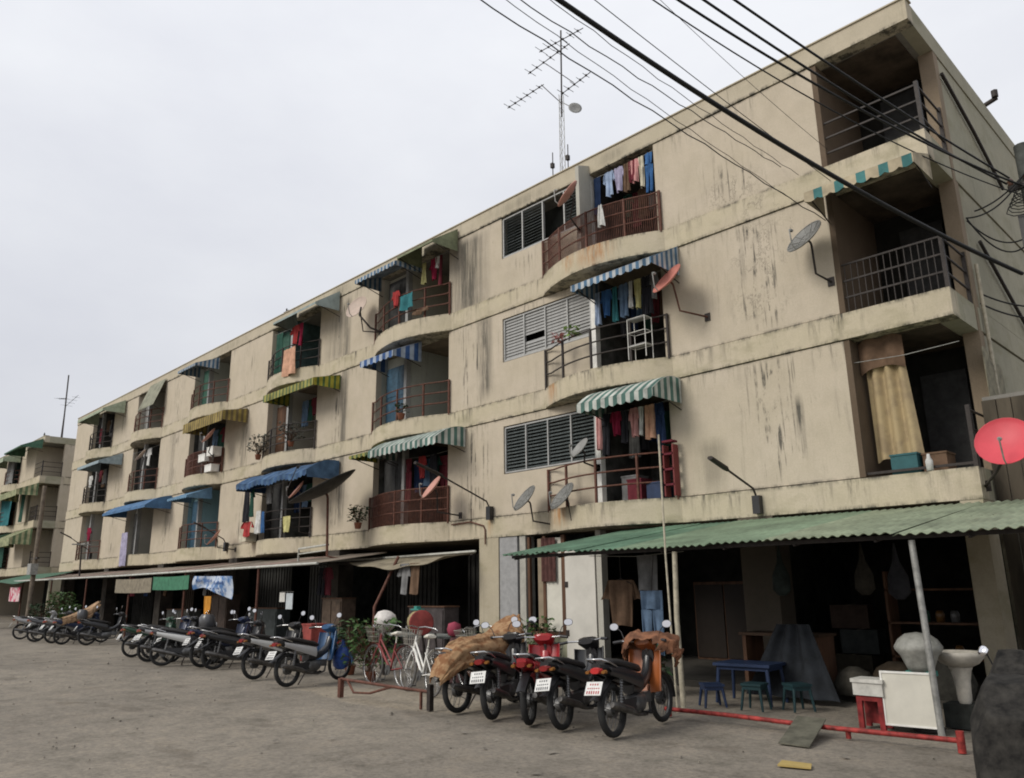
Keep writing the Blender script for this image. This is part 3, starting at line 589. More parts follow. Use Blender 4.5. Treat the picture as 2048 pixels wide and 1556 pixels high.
# ---------------------------------------------------------------- motorbikes
def wheel_mesh(parent, c, R=.285, spokes=True, tw=.042, rim_m=None):
    """rim with hub and spokes; tyre as sub-part"""
    cx, cy, cz = c; W = MB(); n = 26
    W.tube([(cx, cy + (R - .055) * math.cos(2 * PI * k / n), cz + (R - .055) * math.sin(2 * PI * k / n)) for k in range(n)], .014, 6, closed=True)
    W.tube([(cx - .055, cy, cz), (cx + .055, cy, cz)], .05, 10); W.tube([(cx - .09, cy, cz), (cx + .09, cy, cz)], .012, 6)
    W.tube([(cx - .03, cy, cz), (cx + .03, cy, cz)], .085, 12)
    for k in range(14):
        a = 2 * PI * k / 14; s = .035 * (1 if k % 2 else -1)
        W.tube([(cx + s, cy + .07 * math.cos(a), cz + .07 * math.sin(a)), (cx, cy + (R - .055) * math.cos(a + .25 * (1 if k % 4 < 2 else -1)), cz + (R - .055) * math.sin(a + .25 * (1 if k % 4 < 2 else -1)))], .004, 4, caps=False)
    w_ = W.build('wheel', rim_m or M_engine, parent)
    T = MB(); vs = []; q = 10
    for k in range(n):
        a = 2 * PI * k / n
        for j in range(q):
            b_ = 2 * PI * j / q; rr = (R - tw * .85) + tw * .85 * math.cos(b_); vs.append((cx + tw * math.sin(b_), cy + rr * math.cos(a), cz + rr * math.sin(a)))
    T.add(vs, [(k * q + j, ((k + 1) % n) * q + j, ((k + 1) % n) * q + (j + 1) % q, k * q + (j + 1) % q) for k in range(n) for j in range(q)], True)
    T.build('tyre', M_rubber, w_); return w_
PAINT = {c: mat("bike_paint_" + c, v, .28, var=.06, spec=.6) for c, v in dict(black=(.02, .02, .022), red=(.32, .02, .025), blue=(.03, .09, .2), navy=(.02, .03, .07), silver=(.36, .36, .36), white=(.55, .55, .53), green=(.03, .08, .05), orange=(.33, .10, .03), maroon=(.13, .02, .03), darkgrey=(.06, .06, .065)).items()}
M_seat = mat("seat_vinyl", (.022, .02, .02), .55, var=.3, spec=.4)
M_tail = mat("tail_light_red", (.20, .012, .012), .2, var=.1, spec=.6); M_amber = mat("indicator_amber", (.22, .09, .02), .25, var=.1); M_lens = mat("clear_lens", (.6, .6, .58), .12, var=.1, spec=.7)
M_plate = mat("number_plate_white", (.62, .62, .60), .4, var=.12, scale=20); M_ink = mat("plate_ink", (.05, .05, .06), .6); M_inkr = mat("plate_ink_red", (.35, .04, .05), .6)
X1, Y1, Z1 = (1, 0, 0), (0, 1, 0), (0, 0, 1)
def motorbike():
    r = empty('motorbike')
    wheel_mesh(r, (0, 0, .285)); wheel_mesh(r, (0, 1.235, .285), tw=.036)
    # swingarm, shocks, frame
    MB().tube([(-.075, 0, .285), (-.07, .42, .34)], .018, 6).tube([(.075, 0, .285), (.07, .42, .34)], .018, 6).build('swingarm', M_irond, r)
    for sx in (-1, 1):
        B = MB(); B.tube([(sx * .1, .03, .3), (sx * .095, .1, .66)], .011, 6)
        P = [(sx * .1 + .024 * math.cos(t * 1.0), .045 + .05 * t / 40 + .0, .36 + .25 * t / 40) for t in range(0, 1)]
        for t in range(9): B.tube([(sx * .1, .045 + .005 * t, .36 + .028 * t), (sx * .1, .049 + .005 * t, .375 + .028 * t)], .025, 8)
        B.build('shock_absorber', M_engine, r)
    # engine and exhaust
    E_ = MB().loft([((0, .36, .30), .09, .07, X1, Z1), ((0, .44, .30), .115, .105, X1, Z1), ((0, .60, .30), .115, .11, X1, Z1), ((0, .70, .32), .08, .08, X1, Z1)], 12)
    for k in range(6): E_.box(-.062, .062, .70 + .028 * k, .716 + .028 * k, .285, .40)
    E_.tube([(0, .7, .34), (0, .88, .345)], .045, 8); E_.build('engine', M_engine, r)
    MB().tube([(.03, .86, .31), (.06, .8, .2), (.11, .6, .17), (.125, .4, .19), (.13, .3, .22), (.135, .2, .26), (.14, -.2, .36), (.14, -.24, .37)], [.016, .016, .016, .018, .03, .042, .046, .03], 10).build('exhaust', mat('exhaust_metal', (.14, .135, .13), .4, .8, var=.4), r)
    MB().box(.088, .1, .03, .42, .26, .38).build('chain_case', M_black, r)
    MB().tube([(-.2, .58, .2), (.2, .58, .2)], .014, 6).tube([(-.16, .58, .2), (-.2, .58, .2)], .024, 6).tube([(.16, .58, .2), (.2, .58, .2)], .024, 6).build('foot_rest', M_black, r)
    MB().tube([(-.09, .48, .2), (-.2, .42, 0.01)], .011, 6).tube([(-.2, .42, .012), (-.22, .44, .012)], .014, 6).build('kickstand', M_irond, r)
    # underbone frame cover: down tube between seat and head
    MB().loft([((0, .42, .50), .085, .10, X1, Z1), ((0, .58, .47), .09, .075, X1, Z1), ((0, .74, .49), .07, .06, X1, Z1), ((0, .90, .58), .06, .075, X1, Z1), ((0, 1.0, .72), .055, .09, X1, (0, -.5, .86))], 12).build('centre_cover', PAINT['black'], r)
    # tail body, rising backwards
    MB().loft([((0, .60, .53), .105, .07, X1, Z1), ((0, .42, .60), .13, .10, X1, Z1), ((0, .16, .665), .125, .085, X1, Z1), ((0, -.1, .72), .095, .06, X1, Z1), ((0, -.27, .765), .06, .032, X1, Z1)], 14).build('tail_fairing', PAINT['black'], r)
    for sx in (-1, 1):
        MB().grid(lambda u, v: (sx * (.118 + .022 * math.sin(v * PI)), .55 - .72 * u, .50 + .19 * u + (.16 - .09 * u) * (v - .25)), 8, 4, .008).build('side_fairing', PAINT['black'], r)
        MB().grid(lambda u, v: (sx * (.02 + .19 * math.sin(v * PI * .5) ** .8), .93 + .12 * u - .10 * v ** 2, .37 + .48 * u + .03 * v), 10, 5, .012).build('leg_shield', PAINT['black'], r)
    MB().loft([((0, .66, .66), .07, .03, X1, Z1), ((0, .55, .69), .115, .042, X1, Z1), ((0, .35, .725), .125, .048, X1, Z1), ((0, .18, .765), .12, .045, X1, Z1), ((0, -.05, .80), .10, .038, X1, Z1), ((0, -.16, .80), .06, .02, X1, Z1)], 14).build('seat', M_seat, r)
    MB().tube([(-.10, .02, .74), (-.115, -.16, .80), (-.09, -.3, .84), (.09, -.3, .84), (.115, -.16, .80), (.10, .02, .74)], .012, 6).build('grab_rail', M_chrome, r)
    MB().grid(lambda u, v: (.055 * (2 * v - 1), .12 - .50 * u, .60 + .035 * u - .30 * max(0, u - .25) ** 1.2 + .012 * math.sin(v * PI)), 8, 4, .008).build('rear_fender', M_black, r)
    TL = MB().loft([((0, -.24, .72), .07, .04, X1, Z1), ((0, -.31, .72), .055, .03, X1, Z1)], 10).build('tail_light', M_tail, r)
    for sx in (-1, 1): MB().loft([((sx * .1, -.25, .705), .03, .022, X1, Z1), ((sx * .1, -.30, .705), .024, .016, X1, Z1)], 8).build('indicator', M_amber, r)
    PM = Matrix.Translation((0, -.36, .545)) @ Matrix.Rotation(math.radians(-33), 4, 'X')
    PL = MB().obb((0, -.36, .545), (.20, .006, .155), PM.to_3x3()).build('number_plate', M_plate, r)
    I = MB()
    for zz, w2, h_ in ((.045, .12, .02), (.0, .16, .014), (-.045, .17, .034)):
        n = int(w2 / .026)
        for k in range(n): I.obb(PM @ Vector((-w2 / 2 + (k + .5) * w2 / n, -.0045, zz)), (.014, .002, h_), PM.to_3x3())
    I.build('plate_lettering', M_ink, PL)
    # fork, fender, head
    MB().tube([(-.075, 1.235, .285), (-.075, 1.09, .66), (-.06, 1.04, .78)], .017, 8).tube([(.075, 1.235, .285), (.075, 1.09, .66), (.06, 1.04, .78)], .017, 8).tube([(0, 1.06, .66), (0, .97, .95)], .022, 8).build('fork', M_engine, r)
    MB().grid(lambda u, v: (.055 * (2 * v - 1), 1.235 + (.335 - .02 * (2 * v - 1) ** 2) * math.cos(math.radians(-5 + 150 * u)), .285 + (.335 - .03 * (2 * v - 1) ** 2) * math.sin(math.radians(-5 + 150 * u))), 14, 4, .006).build('front_fender', PAINT['black'], r)
    MB().loft([((0, .88, .96), .10, .035, X1, Z1), ((0, .94, .955), .15, .06, X1, Z1), ((0, 1.02, .93), .13, .085, X1, Z1), ((0, 1.09, .88), .085, .07, X1, Z1)], 14).build('headlight_cowl', PAINT['black'], r)
    MB().loft([((0, 1.085, .885), .075, .06, X1, Z1), ((0, 1.115, .87), .06, .045, X1, Z1)], 12).build('headlight', M_lens, r)
    MB().loft([((0, 1.0, .78), .08, .10, X1, Z1), ((0, 1.09, .74), .10, .10, X1, Z1), ((0, 1.13, .66), .05, .08, X1, Z1)], 12).build('front_cover', PAINT['black'], r)
    MB().tube([(-.34, .82, .965), (-.26, .85, .975), (-.1, .93, .965), (.1, .93, .965), (.26, .85, .975), (.34, .82, .965)], .012, 6).build('handlebar', M_chrome, r)
    for sx in (-1, 1):
        MB().tube([(sx * .25, .855, .975), (sx * .355, .815, .963)], .019, 8).build('hand_grip', M_black, r)
        MB().tube([(sx * .22, .87, .98), (sx * .27, .89, 1.09), (sx * .33, .89, 1.14)], .006, 5).build('mirror_stem', M_black, r)
        q = Vector((0, -1, .03)).normalized(); c = Vector((sx * .36, .885, 1.15)); u = Vector((1, 0, 0)); v = q.cross(u)
        H = MB(); H.loft([(c - q * .022, .04, .026, u, v), (c - q * .01, .06, .042, u, v), (c, .064, .046, u, v)], 14, power=2.2); H = H.build('mirror', M_black, r)
        G = MB(); G.loft([(c + q * .0015, .058, .041, u, v), (c + q * .003, .057, .040, u, v)], 14, power=2.2); G.build('mirror_glass', M_mirror, H)
    return r
BODY = {'centre_cover', 'tail_fairing', 'side_fairing', 'leg_shield', 'front_fender', 'headlight_cowl', 'front_cover'}
BIKE = motorbike(); used = [False]
def bike(x, y, deg, paint, label, group, second=None, names2=(), lean=4, extra=None, size=1.):
    if not used[0]: r = BIKE; used[0] = True
    else: r = copy_tree(BIKE)
    r.location = (x, y, 0); r.rotation_euler = (0, math.radians(-lean), math.radians(deg))
    r.rotation_mode = 'XYZ'; tag(r, label, 'motorbike', group)
    repaint(r, BODY, PAINT[paint]); r.scale = (size,) * 3
    if extra and 'basket' in extra:
        q = MB()
        for zz, s_ in ((.62, .12), (.70, .13), (.78, .145), (.86, .16)): q.tube([(-s_, 1.14, zz), (s_, 1.14, zz), (s_, 1.14 + s_ * 1.6, zz), (-s_, 1.14 + s_ * 1.6, zz)], .006, 4, closed=True)
        for k in range(9):
            t_ = -1 + k / 4; q.tube([(t_ * .12, 1.14, .62), (t_ * .16, 1.14, .86)], .004, 4).tube([(t_ * .12, 1.33, .62), (t_ * .16, 1.396, .86)], .004, 4)
        q.box(-.12, .12, 1.14, 1.33, .61, .62).build('front_basket', M_black, r)
    if extra and 'box' in extra: MB().loft([((0, -.2, .83), .15, .13, X1, Y1), ((0, -.2, .86), .17, .15, X1, Y1), ((0, -.2, 1.05), .17, .15, X1, Y1), ((0, -.2, 1.12), .12, .1, X1, Y1)], 14).build('top_box', PAINT['darkgrey'], r)
    if extra and 'nomirror' in extra:
        for ch in [c for c in r.children_recursive if c.name.startswith('mirror')]: bpy.data.objects.remove(ch)
    if second: repaint(r, set(names2), second)
    return r
g1 = 'motorbikes parked under the green awning end'
bike(-8.55, -5.72, 8, 'darkgrey', 'motorbike under a crumpled orange brown cover beside the low barrier', g1)
bike(-7.78, -5.80, 25, 'black', 'black motorbike with pale plate parked right against the covered one', g1, lean=6)
bike(-7.15, -5.78, 30, 'red', 'red motorbike squeezed in the middle of the near row', g1, lean=2, extra='basket')
bike(-6.62, -5.76, 14, 'black', 'black motorbike with big white plate right of the red one', g1, lean=7, extra='nomirror', size=.98)
rb = bike(-5.88, -5.74, 10, 'black', 'nearest dark motorbike with white plate and orange brown sheet on its front', g1, PAINT['orange'], ('leg_shield', 'headlight_cowl'), lean=4)
repaint(rb, {'plate_lettering'}, M_inkr)
g2 = 'motorbikes parked along the shops'
bike(-14.62, -5.6, 10, 'black', 'black motorbike with pale flanks left of the blue one, before the shops', g2, PAINT['white'], ('side_fairing',), lean=6)
bb = bike(-13.04, -5.78, 12, 'blue', 'dark blue motorbike with silver sides and a blue bag by its front wheel', g2, PAINT['silver'], ('side_fairing',)); repaint(bb, {'tail_fairing', 'centre_cover'}, PAINT['black'])
for (x, y, d, c, lab, sec, ln, ex, sz) in [
        (-22.2, -5.2, 0, 'green', 'leftmost dark green motorbike of the crowded middle row', None, 5, None, .97), (-21.3, -5.05, 12, 'navy', 'navy motorbike with front basket in the crowded middle row', None, 6, 'basket', 1.), (-20.35, -5.45, -7, 'black', 'black motorbike with silver flank in the crowded middle row', 'silver', 2, None, 1.02),
        (-19.75, -5.15, 9, 'darkgrey', 'plain grey motorbike without mirrors in the crowded middle row', None, 7, 'nomirror', .95), (-19.0, -5.65, -20, 'darkgrey', 'white sided motorbike turned askew at the front of the middle row', 'white', 4, None, 1.), (-18.5, -4.7, 16, 'black', 'black motorbike with a top box deep in the crowded middle row', None, 3, 'box', 1.),
        (-17.9, -5.2, 5, 'navy', 'dark blue motorbike with front basket right of the middle of its row', None, 6, 'basket', 1.04), (-17.2, -5.25, -5, 'black', 'rightmost black motorbike of the crowded middle row near the blue banner', None, 3, None, .98)]:
    bike(x, y, d, c, lab, g2, PAINT[sec] if sec else None, ('side_fairing',) if sec else (), lean=ln, extra=ex, size=sz)
g3 = 'motorbikes parked at the far end'
for (x, y, d, c, lab, ln, ex, sz) in [(-34.6, -4.9, -8, 'silver', 'silver motorbike leftmost of the far row', 5, None, 1.), (-33.4, -4.6, 6, 'black', 'black motorbike with basket beside the silver one in the far row', 6, 'basket', .97), (-32.2, -5.0, -12, 'darkgrey', 'grey motorbike in the far row left of the tan cloth', 3, 'nomirror', 1.02),
                          (-30.9, -4.8, 10, 'silver', 'pale motorbike in the far row just left of the tan cloth', 6, None, 1.), (-29.8, -4.8, 3, 'navy', 'navy motorbike in the far row under the tan cloth', 4, None, 1.), (-28.6, -4.4, -6, 'black', 'black motorbike with a top box at the right end of the far row', 5, 'box', 1.)]:
    bike(x, y, d, c, lab, g3, lean=ln, extra=ex, size=sz)

for rr in [o for o in COL.objects if o.get('label', '').startswith(('red motorbike squeezed', 'motorbike under a crumpled'))]:
    for ch in [c for c in rr.children_recursive if c.name.startswith(('plate_lettering', 'number_plate'))]: bpy.data.objects.remove(ch)
repaint(rb, {'tail_light'}, mat("tail_light_bright", (.45, .03, .03), .3, var=.1))

def drape(name, x, y, deg, path, hw, m, label, cat='cover', seed=1, n=30, am=.5):
    """crumpled cloth laid along a ridge line: path = (forward, height, half width, drop)"""
    R = Matrix.Translation((x, y, 0)) @ Matrix.Rotation(math.radians(deg), 4, 'Z'); k = len(path) - 1; n = 56
    r_ = random.Random(seed); ph = [r_.uniform(0, 6) for _ in range(8)]
    def f(u, v):
        t = u * k; i = min(int(t), k - 1); q = t - i; q = q * q * (3 - 2 * q) if False else q
        fy, fz, w_, dr = [a + (b - a) * q for a, b in zip(path[i], path[i + 1])]
        s = 2 * v - 1; a = abs(s)
        if am < 1.2: wr = .020 * math.sin(s * 15 + 1.6 * math.sin(u * 7 + ph[0]) + ph[5]) * (.35 + .65 * math.sin(u * 5 + ph[1]) ** 2) + .008 * math.sin(u * 52 + s * 6 + ph[6] + 2 * math.sin(s * 4)) * (.5 + a) + .007 * math.sin(s * 31 + u * 9 + ph[2]) + .004 * math.sin(u * 83 - s * 19)
        else: wr = .035 * a * math.sin(u * 38 + ph[5] + 1.2 * math.sin(s * 4)) + .014 * math.sin(u * 21 + s * 6 + ph[6]) + .008 * math.sin(s * 17 + u * 23 + ph[2])
        X = math.copysign(w_ * min(1, a * 1.8) ** .8, s) * (1 + .25 * wr * 10 * max(0, a - .3))
        Z = fz - dr * max(0, a - .32) / .68 + wr * (.5 + a) + .02 * math.sin(ph[3] + u * 12) * a
        return R @ Vector((X + wr * a, fy + wr * .6, Z))
    return tag(MB().grid(f, n * 2, n, .006).build(name, m), label, cat)
def cloth_print(name, c1, c2, s=6):
    m = mat(name, c1, .9, var=.1); t = m.node_tree; r = [n for n in t.nodes if n.type == 'VALTORGB'][0]; r.color_ramp.elements[0].color = (*c2, 1); r.color_ramp.elements[0].position = .42; r.color_ramp.elements[1].position = .56
    [n for n in t.nodes if n.type == 'TEX_NOISE'][0].inputs['Scale'].default_value = s; return m
drape('cover', -8.55, -5.72, 8, [(-.46, .50, .10, .08), (-.34, .72, .15, .22), (-.1, .88, .17, .30), (.15, .93, .2, .34), (.5, .95, .22, .36), (.8, 1.0, .26, .36), (.98, 1.09, .30, .34), (1.12, 1.16, .24, .34), (1.24, 1.22, .12, .25), (1.28, 1.12, .08, .2)], .3, cloth_print("orange_print_cloth", (.29, .18, .095), (.19, .09, .04), 10), 'crumpled orange brown patterned cloth thrown over a motorbike', seed=3)
drape('cover', -5.88, -5.74, 10, [(.78, .99, .2, .1), (.9, 1.06, .34, .26), (1.05, 1.06, .34, .3), (1.16, .98, .25, .3)], .3, cloth_print("orange_brown_sheet", (.19, .085, .045), (.10, .045, .025), 5), 'orange brown sheet over the handlebars of the nearest motorbike', seed=5, n=18)
drape('cover', -29.8, -4.8, 14, [(-.1, .85, .1, .2), (.3, .95, .15, .25), (.8, 1.15, .2, .3), (1.1, 1.35, .14, .2)], .3, mat("tan_cloth", (.34, .22, .13), .9, var=.25), 'tan cloth over a motorbike in the far row', seed=8, n=14)
# dark covered motorbike at the right edge
drape('covered_motorbike', -1.92, -5.45, 6, [(-.75, .1, .2, .1), (-.6, .62, .30, .55), (-.3, .84, .36, .8), (.1, .86, .38, .83), (.45, .82, .38, .8), (.62, .90, .42, .85), (.8, 1.02, .42, .95), (1.0, .98, .40, .9), (1.2, .5, .2, .45)], .4, mat("dark_cover_cloth", (.024, .022, .019), .9, var=.6, scale=9), 'motorbike hidden under a dark cover at the right edge', 'motorbike', seed=11, am=1.5)
tm = empty('wing_mirror', (-2.42, -4.6, .9), 0, 'small round mirror sticking out beside the dark cover at the right edge', 'mirror')
MB().tube([(-2.42, -4.6, .8), (-2.48, -4.62, .98)], .007, 5).build('stem', M_black, tm, (-2.5, -4.62, .9))
MB().lathe([(0, 0), (.045, .004), (.05, .012), (.03, .03), (0, .034)], (-2.5, -4.66, 1.0), (.2, .9, -.3), 14).build('mirror_glass', M_mirror, tm, (-2.5, -4.62, .9))

# blue bag hanging by the blue motorbike
tag(MB().loft([((-13.22, -4.62, .20), .08, .06, X1, Y1), ((-13.24, -4.6, .25), .17, .12, X1, Y1), ((-13.22, -4.6, .38), .20, .14, X1, Y1), ((-13.2, -4.6, .5), .17, .12, X1, Y1), ((-13.18, -4.6, .60), .09, .06, X1, Y1), ((-13.18, -4.6, .66), .035, .03, X1, Y1), ((-13.18, -4.6, .72), .06, .02, X1, Y1)], 14, power=2).build('plastic_bag', mat("blue_plastic_bag", (.035, .08, .28), .35, var=.35, scale=14, bump=1., bscale=22)), 'bulging royal blue plastic bag beside the blue motorbike', 'bag')

# ---------------------------------------------------------------- bicycles
def bicycle(m_frame, label, x, y, deg, lean, basket=True):
    r = empty('bicycle', (x, y, 0), math.radians(deg), label, 'bicycle'); r.rotation_euler.x = 0; r.rotation_euler = (math.radians(lean), 0, math.radians(deg))
    R = .33     # along +X forward
    def wh(cx):
        W = MB(); n = 28
        W.tube([(cx + (R - .02) * math.cos(2 * PI * k / n), 0, R + (R - .02) * math.sin(2 * PI * k / n)) for k in range(n)], .009, 5, closed=True)
        W.tube([(cx, -.045, R), (cx, .045, R)], .018, 8)
        for k in range(20):
            a = 2 * PI * k / 20; W.tube([(cx, .03 * (-1) ** k, R), (cx + (R - .02) * math.cos(a), 0, R + (R - .02) * math.sin(a))], .0022, 3, caps=False)
        w_ = W.build('wheel', M_chrome, r)
        MB().tube([(cx + R * math.cos(2 * PI * k / n), 0, R + R * math.sin(2 * PI * k / n)) for k in range(n)], .016, 6, closed=True).build('tyre', mat("grey_tyre", (.10, .095, .09), .9), w_)
    wh(0); wh(1.04)
    F_ = MB(); BB = (.44, 0, .27); ST = (.33, 0, .72); HD = (.84, 0, .80); HB = (.88, 0, .66)
    F_.tube([BB, ST], .018, 8).tube([BB, HB], .022, 8).tube([(.42, 0, .40), (.84, 0, .76)], .016, 8).tube([(.83, 0, .86), (.89, 0, .62)], .022, 8)
    for s in (-1, 1): F_.tube([(0, .05 * s, .33), (.42, .03 * s, .27)], .010, 6).tube([(0, .05 * s, .33), (.35, .03 * s, .62)], .009, 6)
    F_.build('frame', m_frame, r)
    k_ = MB()
    for s in (-1, 1): k_.tube([(.89, .03 * s, .62), (.93, .05 * s, .52), (1.04, .05 * s, .33)], .012, 6)
    k_.build('fork', m_frame, r)
    MB().tube([(.82, 0, .84), (.79, 0, 1.0), (.80, .12, 1.02), (.70, .27, 1.0), (.62, .28, .97)], .011, 6).tube([(.79, 0, 1.0), (.80, -.12, 1.02), (.70, -.27, 1.0), (.62, -.28, .97)], .011, 6).build('handlebar', M_chrome, r)
    MB().loft([((.50, 0, .86), .02, .015, Y1, Z1), ((.40, 0, .87), .05, .025, Y1, Z1), ((.27, 0, .88), .10, .035, Y1, Z1), ((.22, 0, .88), .08, .02, Y1, Z1)], 10).tube([(.33, 0, .7), (.325, 0, .86)], .012, 6).build('saddle', M_offw if m_frame is not M_irond else M_black, r)
    MB().tube([(.44, -.06, .27), (.44, .06, .27)], .02, 8).tube([(.44, .055, .27), (.44, .065, .27)], .085, 14).tube([(.44, .07, .27), (.50, .08, .11)], .009, 5).tube([(.44, -.07, .27), (.38, -.08, .43)], .009, 5).box(.46, .54, .08, .16, .10, .125).box(.34, .42, -.16, -.08, .42, .445).build('crank', M_engine, r)
    f = MB()
    for cx, a0, a1 in ((0, 20, 175), (1.04, 40, 160)):
        f.grid(lambda u, v: (cx + (R + .035) * math.cos(math.radians(a0 + (a1 - a0) * u)), .028 * (2 * v - 1), R + (R + .035) * math.sin(math.radians(a0 + (a1 - a0) * u))), 12, 2, .004)
    f.build('mudguard', m_frame, r)
    MB().tube([(-.12, -.05, .70), (.3, -.05, .70)], .007, 5).tube([(-.12, .05, .70), (.3, .05, .70)], .007, 5).tube([(-.12, -.05, .70), (-.12, .05, .70)], .007, 5).tube([(-.05, .05, .70), (0, .05, .34)], .006, 5).tube([(-.05, -.05, .70), (0, -.05, .34)], .006, 5).build('carrier', M_irond, r)
    if basket:
        b = MB()
        for zz, s in ((.72, .10), (.80, .115), (.88, .13), (.96, .145)): b.tube([(.93, -s, zz), (.93 + 1.7 * s, -s, zz), (.93 + 1.7 * s, s, zz), (.93, s, zz)], .005, 4, closed=True)
        for k in range(7):
            q = -1 + k / 3; b.tube([(.93, q * .1, .72), (.93, q * .145, .96)], .004, 4).tube([(1.1, q * .1, .72), (1.176, q * .145, .96)], .004, 4).tube([(.93 + (k / 6) * .17, -.1, .72), (.93 + (k / 6) * .246, -.145, .96)], .004, 4).tube([(.93 + (k / 6) * .17, .1, .72), (.93 + (k / 6) * .246, .145, .96)], .004, 4)
        b.build('basket', mat("wire_basket", (.3, .28, .24), .5, .3), r)
    return r
bicycle(M_white, 'white bicycle with wire basket standing behind the low barrier', -10.15, -4.9, 180 - 14, 6)
bicycle(mat("dull_frame_grey", (.12, .12, .12), .5), 'dark grey bicycle parked behind the white one', -9.2, -4.2, 180 - 8, -5)
bicycle(mat("frame_red", (.22, .05, .05), .5), 'old red framed bicycle crowded against the white one on its left', -11.3, -4.6, 180 - 4, 4)

# ---------------------------------------------------------------- low barriers
BR = empty('barrier', (-10.1, -5.85, 0), 0, 'low rusty pipe barrier standing in front of the white bicycle', 'barrier'); o_ = (-10.1, -5.85, 0)
MB().tube([(-11.2, -5.88, .27), (-9.9, -5.86, .25), (-9.0, -5.83, .24)], .022, 7).build('rail', M_iron, BR, o_)
MB().box(-9.05, -8.98, -5.87, -5.80, 0, .34).build('post', M_irond, BR, o_)
MB().box(-11.22, -11.15, -5.92, -5.85, 0, .28).build('post', M_iron, BR, o_)
MB().box(-9.22, -9.19, -5.86, -5.83, 0, .24).build('post', M_iron, BR, o_)
MB().tube([(-11.0, -5.88, .25), (-10.8, -5.9, .1), (-10.4, -5.88, .12), (-9.9, -5.86, .24)], .018, 6).build('brace', M_iron, BR, o_)
M_rail = mat('chipped_red_paint', (.28, .035, .03), .65, var=.45, scale=12)
RR = empty('pipe_rail', (-4.6, -4.12, 0), 0, 'long low red painted pipe rail along the ground before the stall', 'rail'); o_ = (-4.6, -4.12, 0)
MB().tube([(-6.35, -4.12, .09), (-5.4, -4.12, .10), (-4.2, -4.12, .09), (-2.9, -4.12, .11)], .026, 8).build('rail', M_rail, RR, o_)
MB().tube([(-2.88, -4.12, 0), (-2.88, -4.12, .2)], .04, 8).build('post', M_rail, RR, o_)
MB().tube([(-4.0, -4.1, 0), (-4.0, -4.1, .09)], .03, 6).build('post', M_rail, RR, o_)
MB().tube([(-6.3, -4.1, 0), (-6.3, -4.1, .09)], .03, 6).build('post', M_rail, RR, o_)
rp = MB(); rp.add([(-4.62, -4.0, .16), (-4.28, -4.0, .16), (-4.08, -4.85, .012), (-4.42, -4.85, .012), (-4.62, -4.0, .145), (-4.28, -4.0, .145), (-4.08, -4.85, 0.0), (-4.42, -4.85, 0.0)], [(0, 3, 2, 1), (4, 5, 6, 7), (0, 1, 5, 4), (1, 2, 6, 5), (2, 3, 7, 6), (3, 0, 4, 7)])
rp = rp.build('ramp', mat("ramp_plate", (.13, .125, .095), .7, .2, var=.3)); tag(rp, 'small metal plate ramp leaned over the red pipe rail', 'ramp')
MB().box(-4.6, -4.56, -4.05, -3.99, 0, .145).build('ramp_foot', M_irond, rp)
tag(MB().add([(-3.98, -5.62, .012), (-3.70, -5.60, .015), (-3.62, -5.78, .012), (-3.9, -5.86, .02), (-3.98, -5.62, .004), (-3.70, -5.60, .004), (-3.62, -5.78, .004), (-3.9, -5.86, .004)], [(0, 3, 2, 1), (0, 1, 5, 4), (1, 2, 6, 5), (2, 3, 7, 6), (3, 0, 4, 7)]).build('cardboard_scrap', mat("yellow_card", (.38, .28, .10), .9)), 'flattened scrap of yellow cardboard on the ground', 'cardboard')

# ---------------------------------------------------------------- stall corner
wb = empty('white_board', (-3.62, -3.3, .06), math.radians(8), 'white blank board facing the yard at the stall', 'board')
MB().box(-.27, .27, -.015, .015, .02, .56).build('panel', M_offw, wb)
fr = MB()
for a in ((-.28, -.26, .015, .55), (.26, .28, .015, .55)): fr.box(a[0], a[1], -.025, .02, .0, .58)
fr.box(-.26, .26, -.025, .02, .56, .58).box(-.26, .26, -.025, .02, 0.0, .02); fr.build('frame', M_white, wb)
MB().tube([(-.2, .02, .5), (-.2, .3, -.04)], .012, 5).tube([(.2, .02, .5), (.2, .3, -.04)], .012, 5).build('leg', M_irond, wb)
M_foam = mat('old_foam', (.5, .49, .45), .8, var=.2)
rs = empty('cooler_stand', (-4.05, -3.25, 0), 0, 'red stand with a white foam box lid left of the white board', 'stand')
MB().box(-.16, .18, -.14, .14, .36, .52).build('foam_box', M_foam, rs); MB().box(-.175, .195, -.155, .155, .5, .54).build('lid', M_foam, rs)
b = MB(); b.box(-.14, .16, -.12, .12, .3, .355)
for sx in (-1, 1):
    for sy in (-1, 1): b.box(sx * .12 - .03 + .01, sx * .12 + .03 + .01, sy * .1 - .02, sy * .1 + .02, 0.0, .3)
b.box(-.12, .14, .07, .09, .04, .3); b.build('red_stool', mat('worn_red', (.20, .02, .02), .6, var=.4, scale=8), rs)
hd = empty('bagged_basin', (-3.55, -3.02, 0), 0, 'grey plastic wrapped dome shaped bundle above the white board', 'bundle')
MB().lathe([(.02, .62), (.13, .63), (.16, .70), (.20, .80), (.25, .86), (.26, .90), (.21, .98), (.13, 1.04), (.0, 1.06)], (0, 0, 0), Z1, 18).build('bundle', mat("grey_plastic_wrap", (.27, .27, .245), .5, var=.25, scale=7, bump=1., bscale=9), hd)
MB().tube([(0, 0, .0), (0, 0, .62)], .05, 8).lathe([(.17, 0), (.17, .03), (.05, .05)], (0, 0, 0), Z1, 16).build('stand', M_irond, hd)
MB().box(-.14, .14, -.1, .1, .58, .635).build('tray', mat("teal_tray", (.04, .22, .19), .5), hd)
fu = empty('wash_basin', (-3.28, -2.55, 0), 0, 'white pedestal wash basin behind the pole and the white board', 'basin')
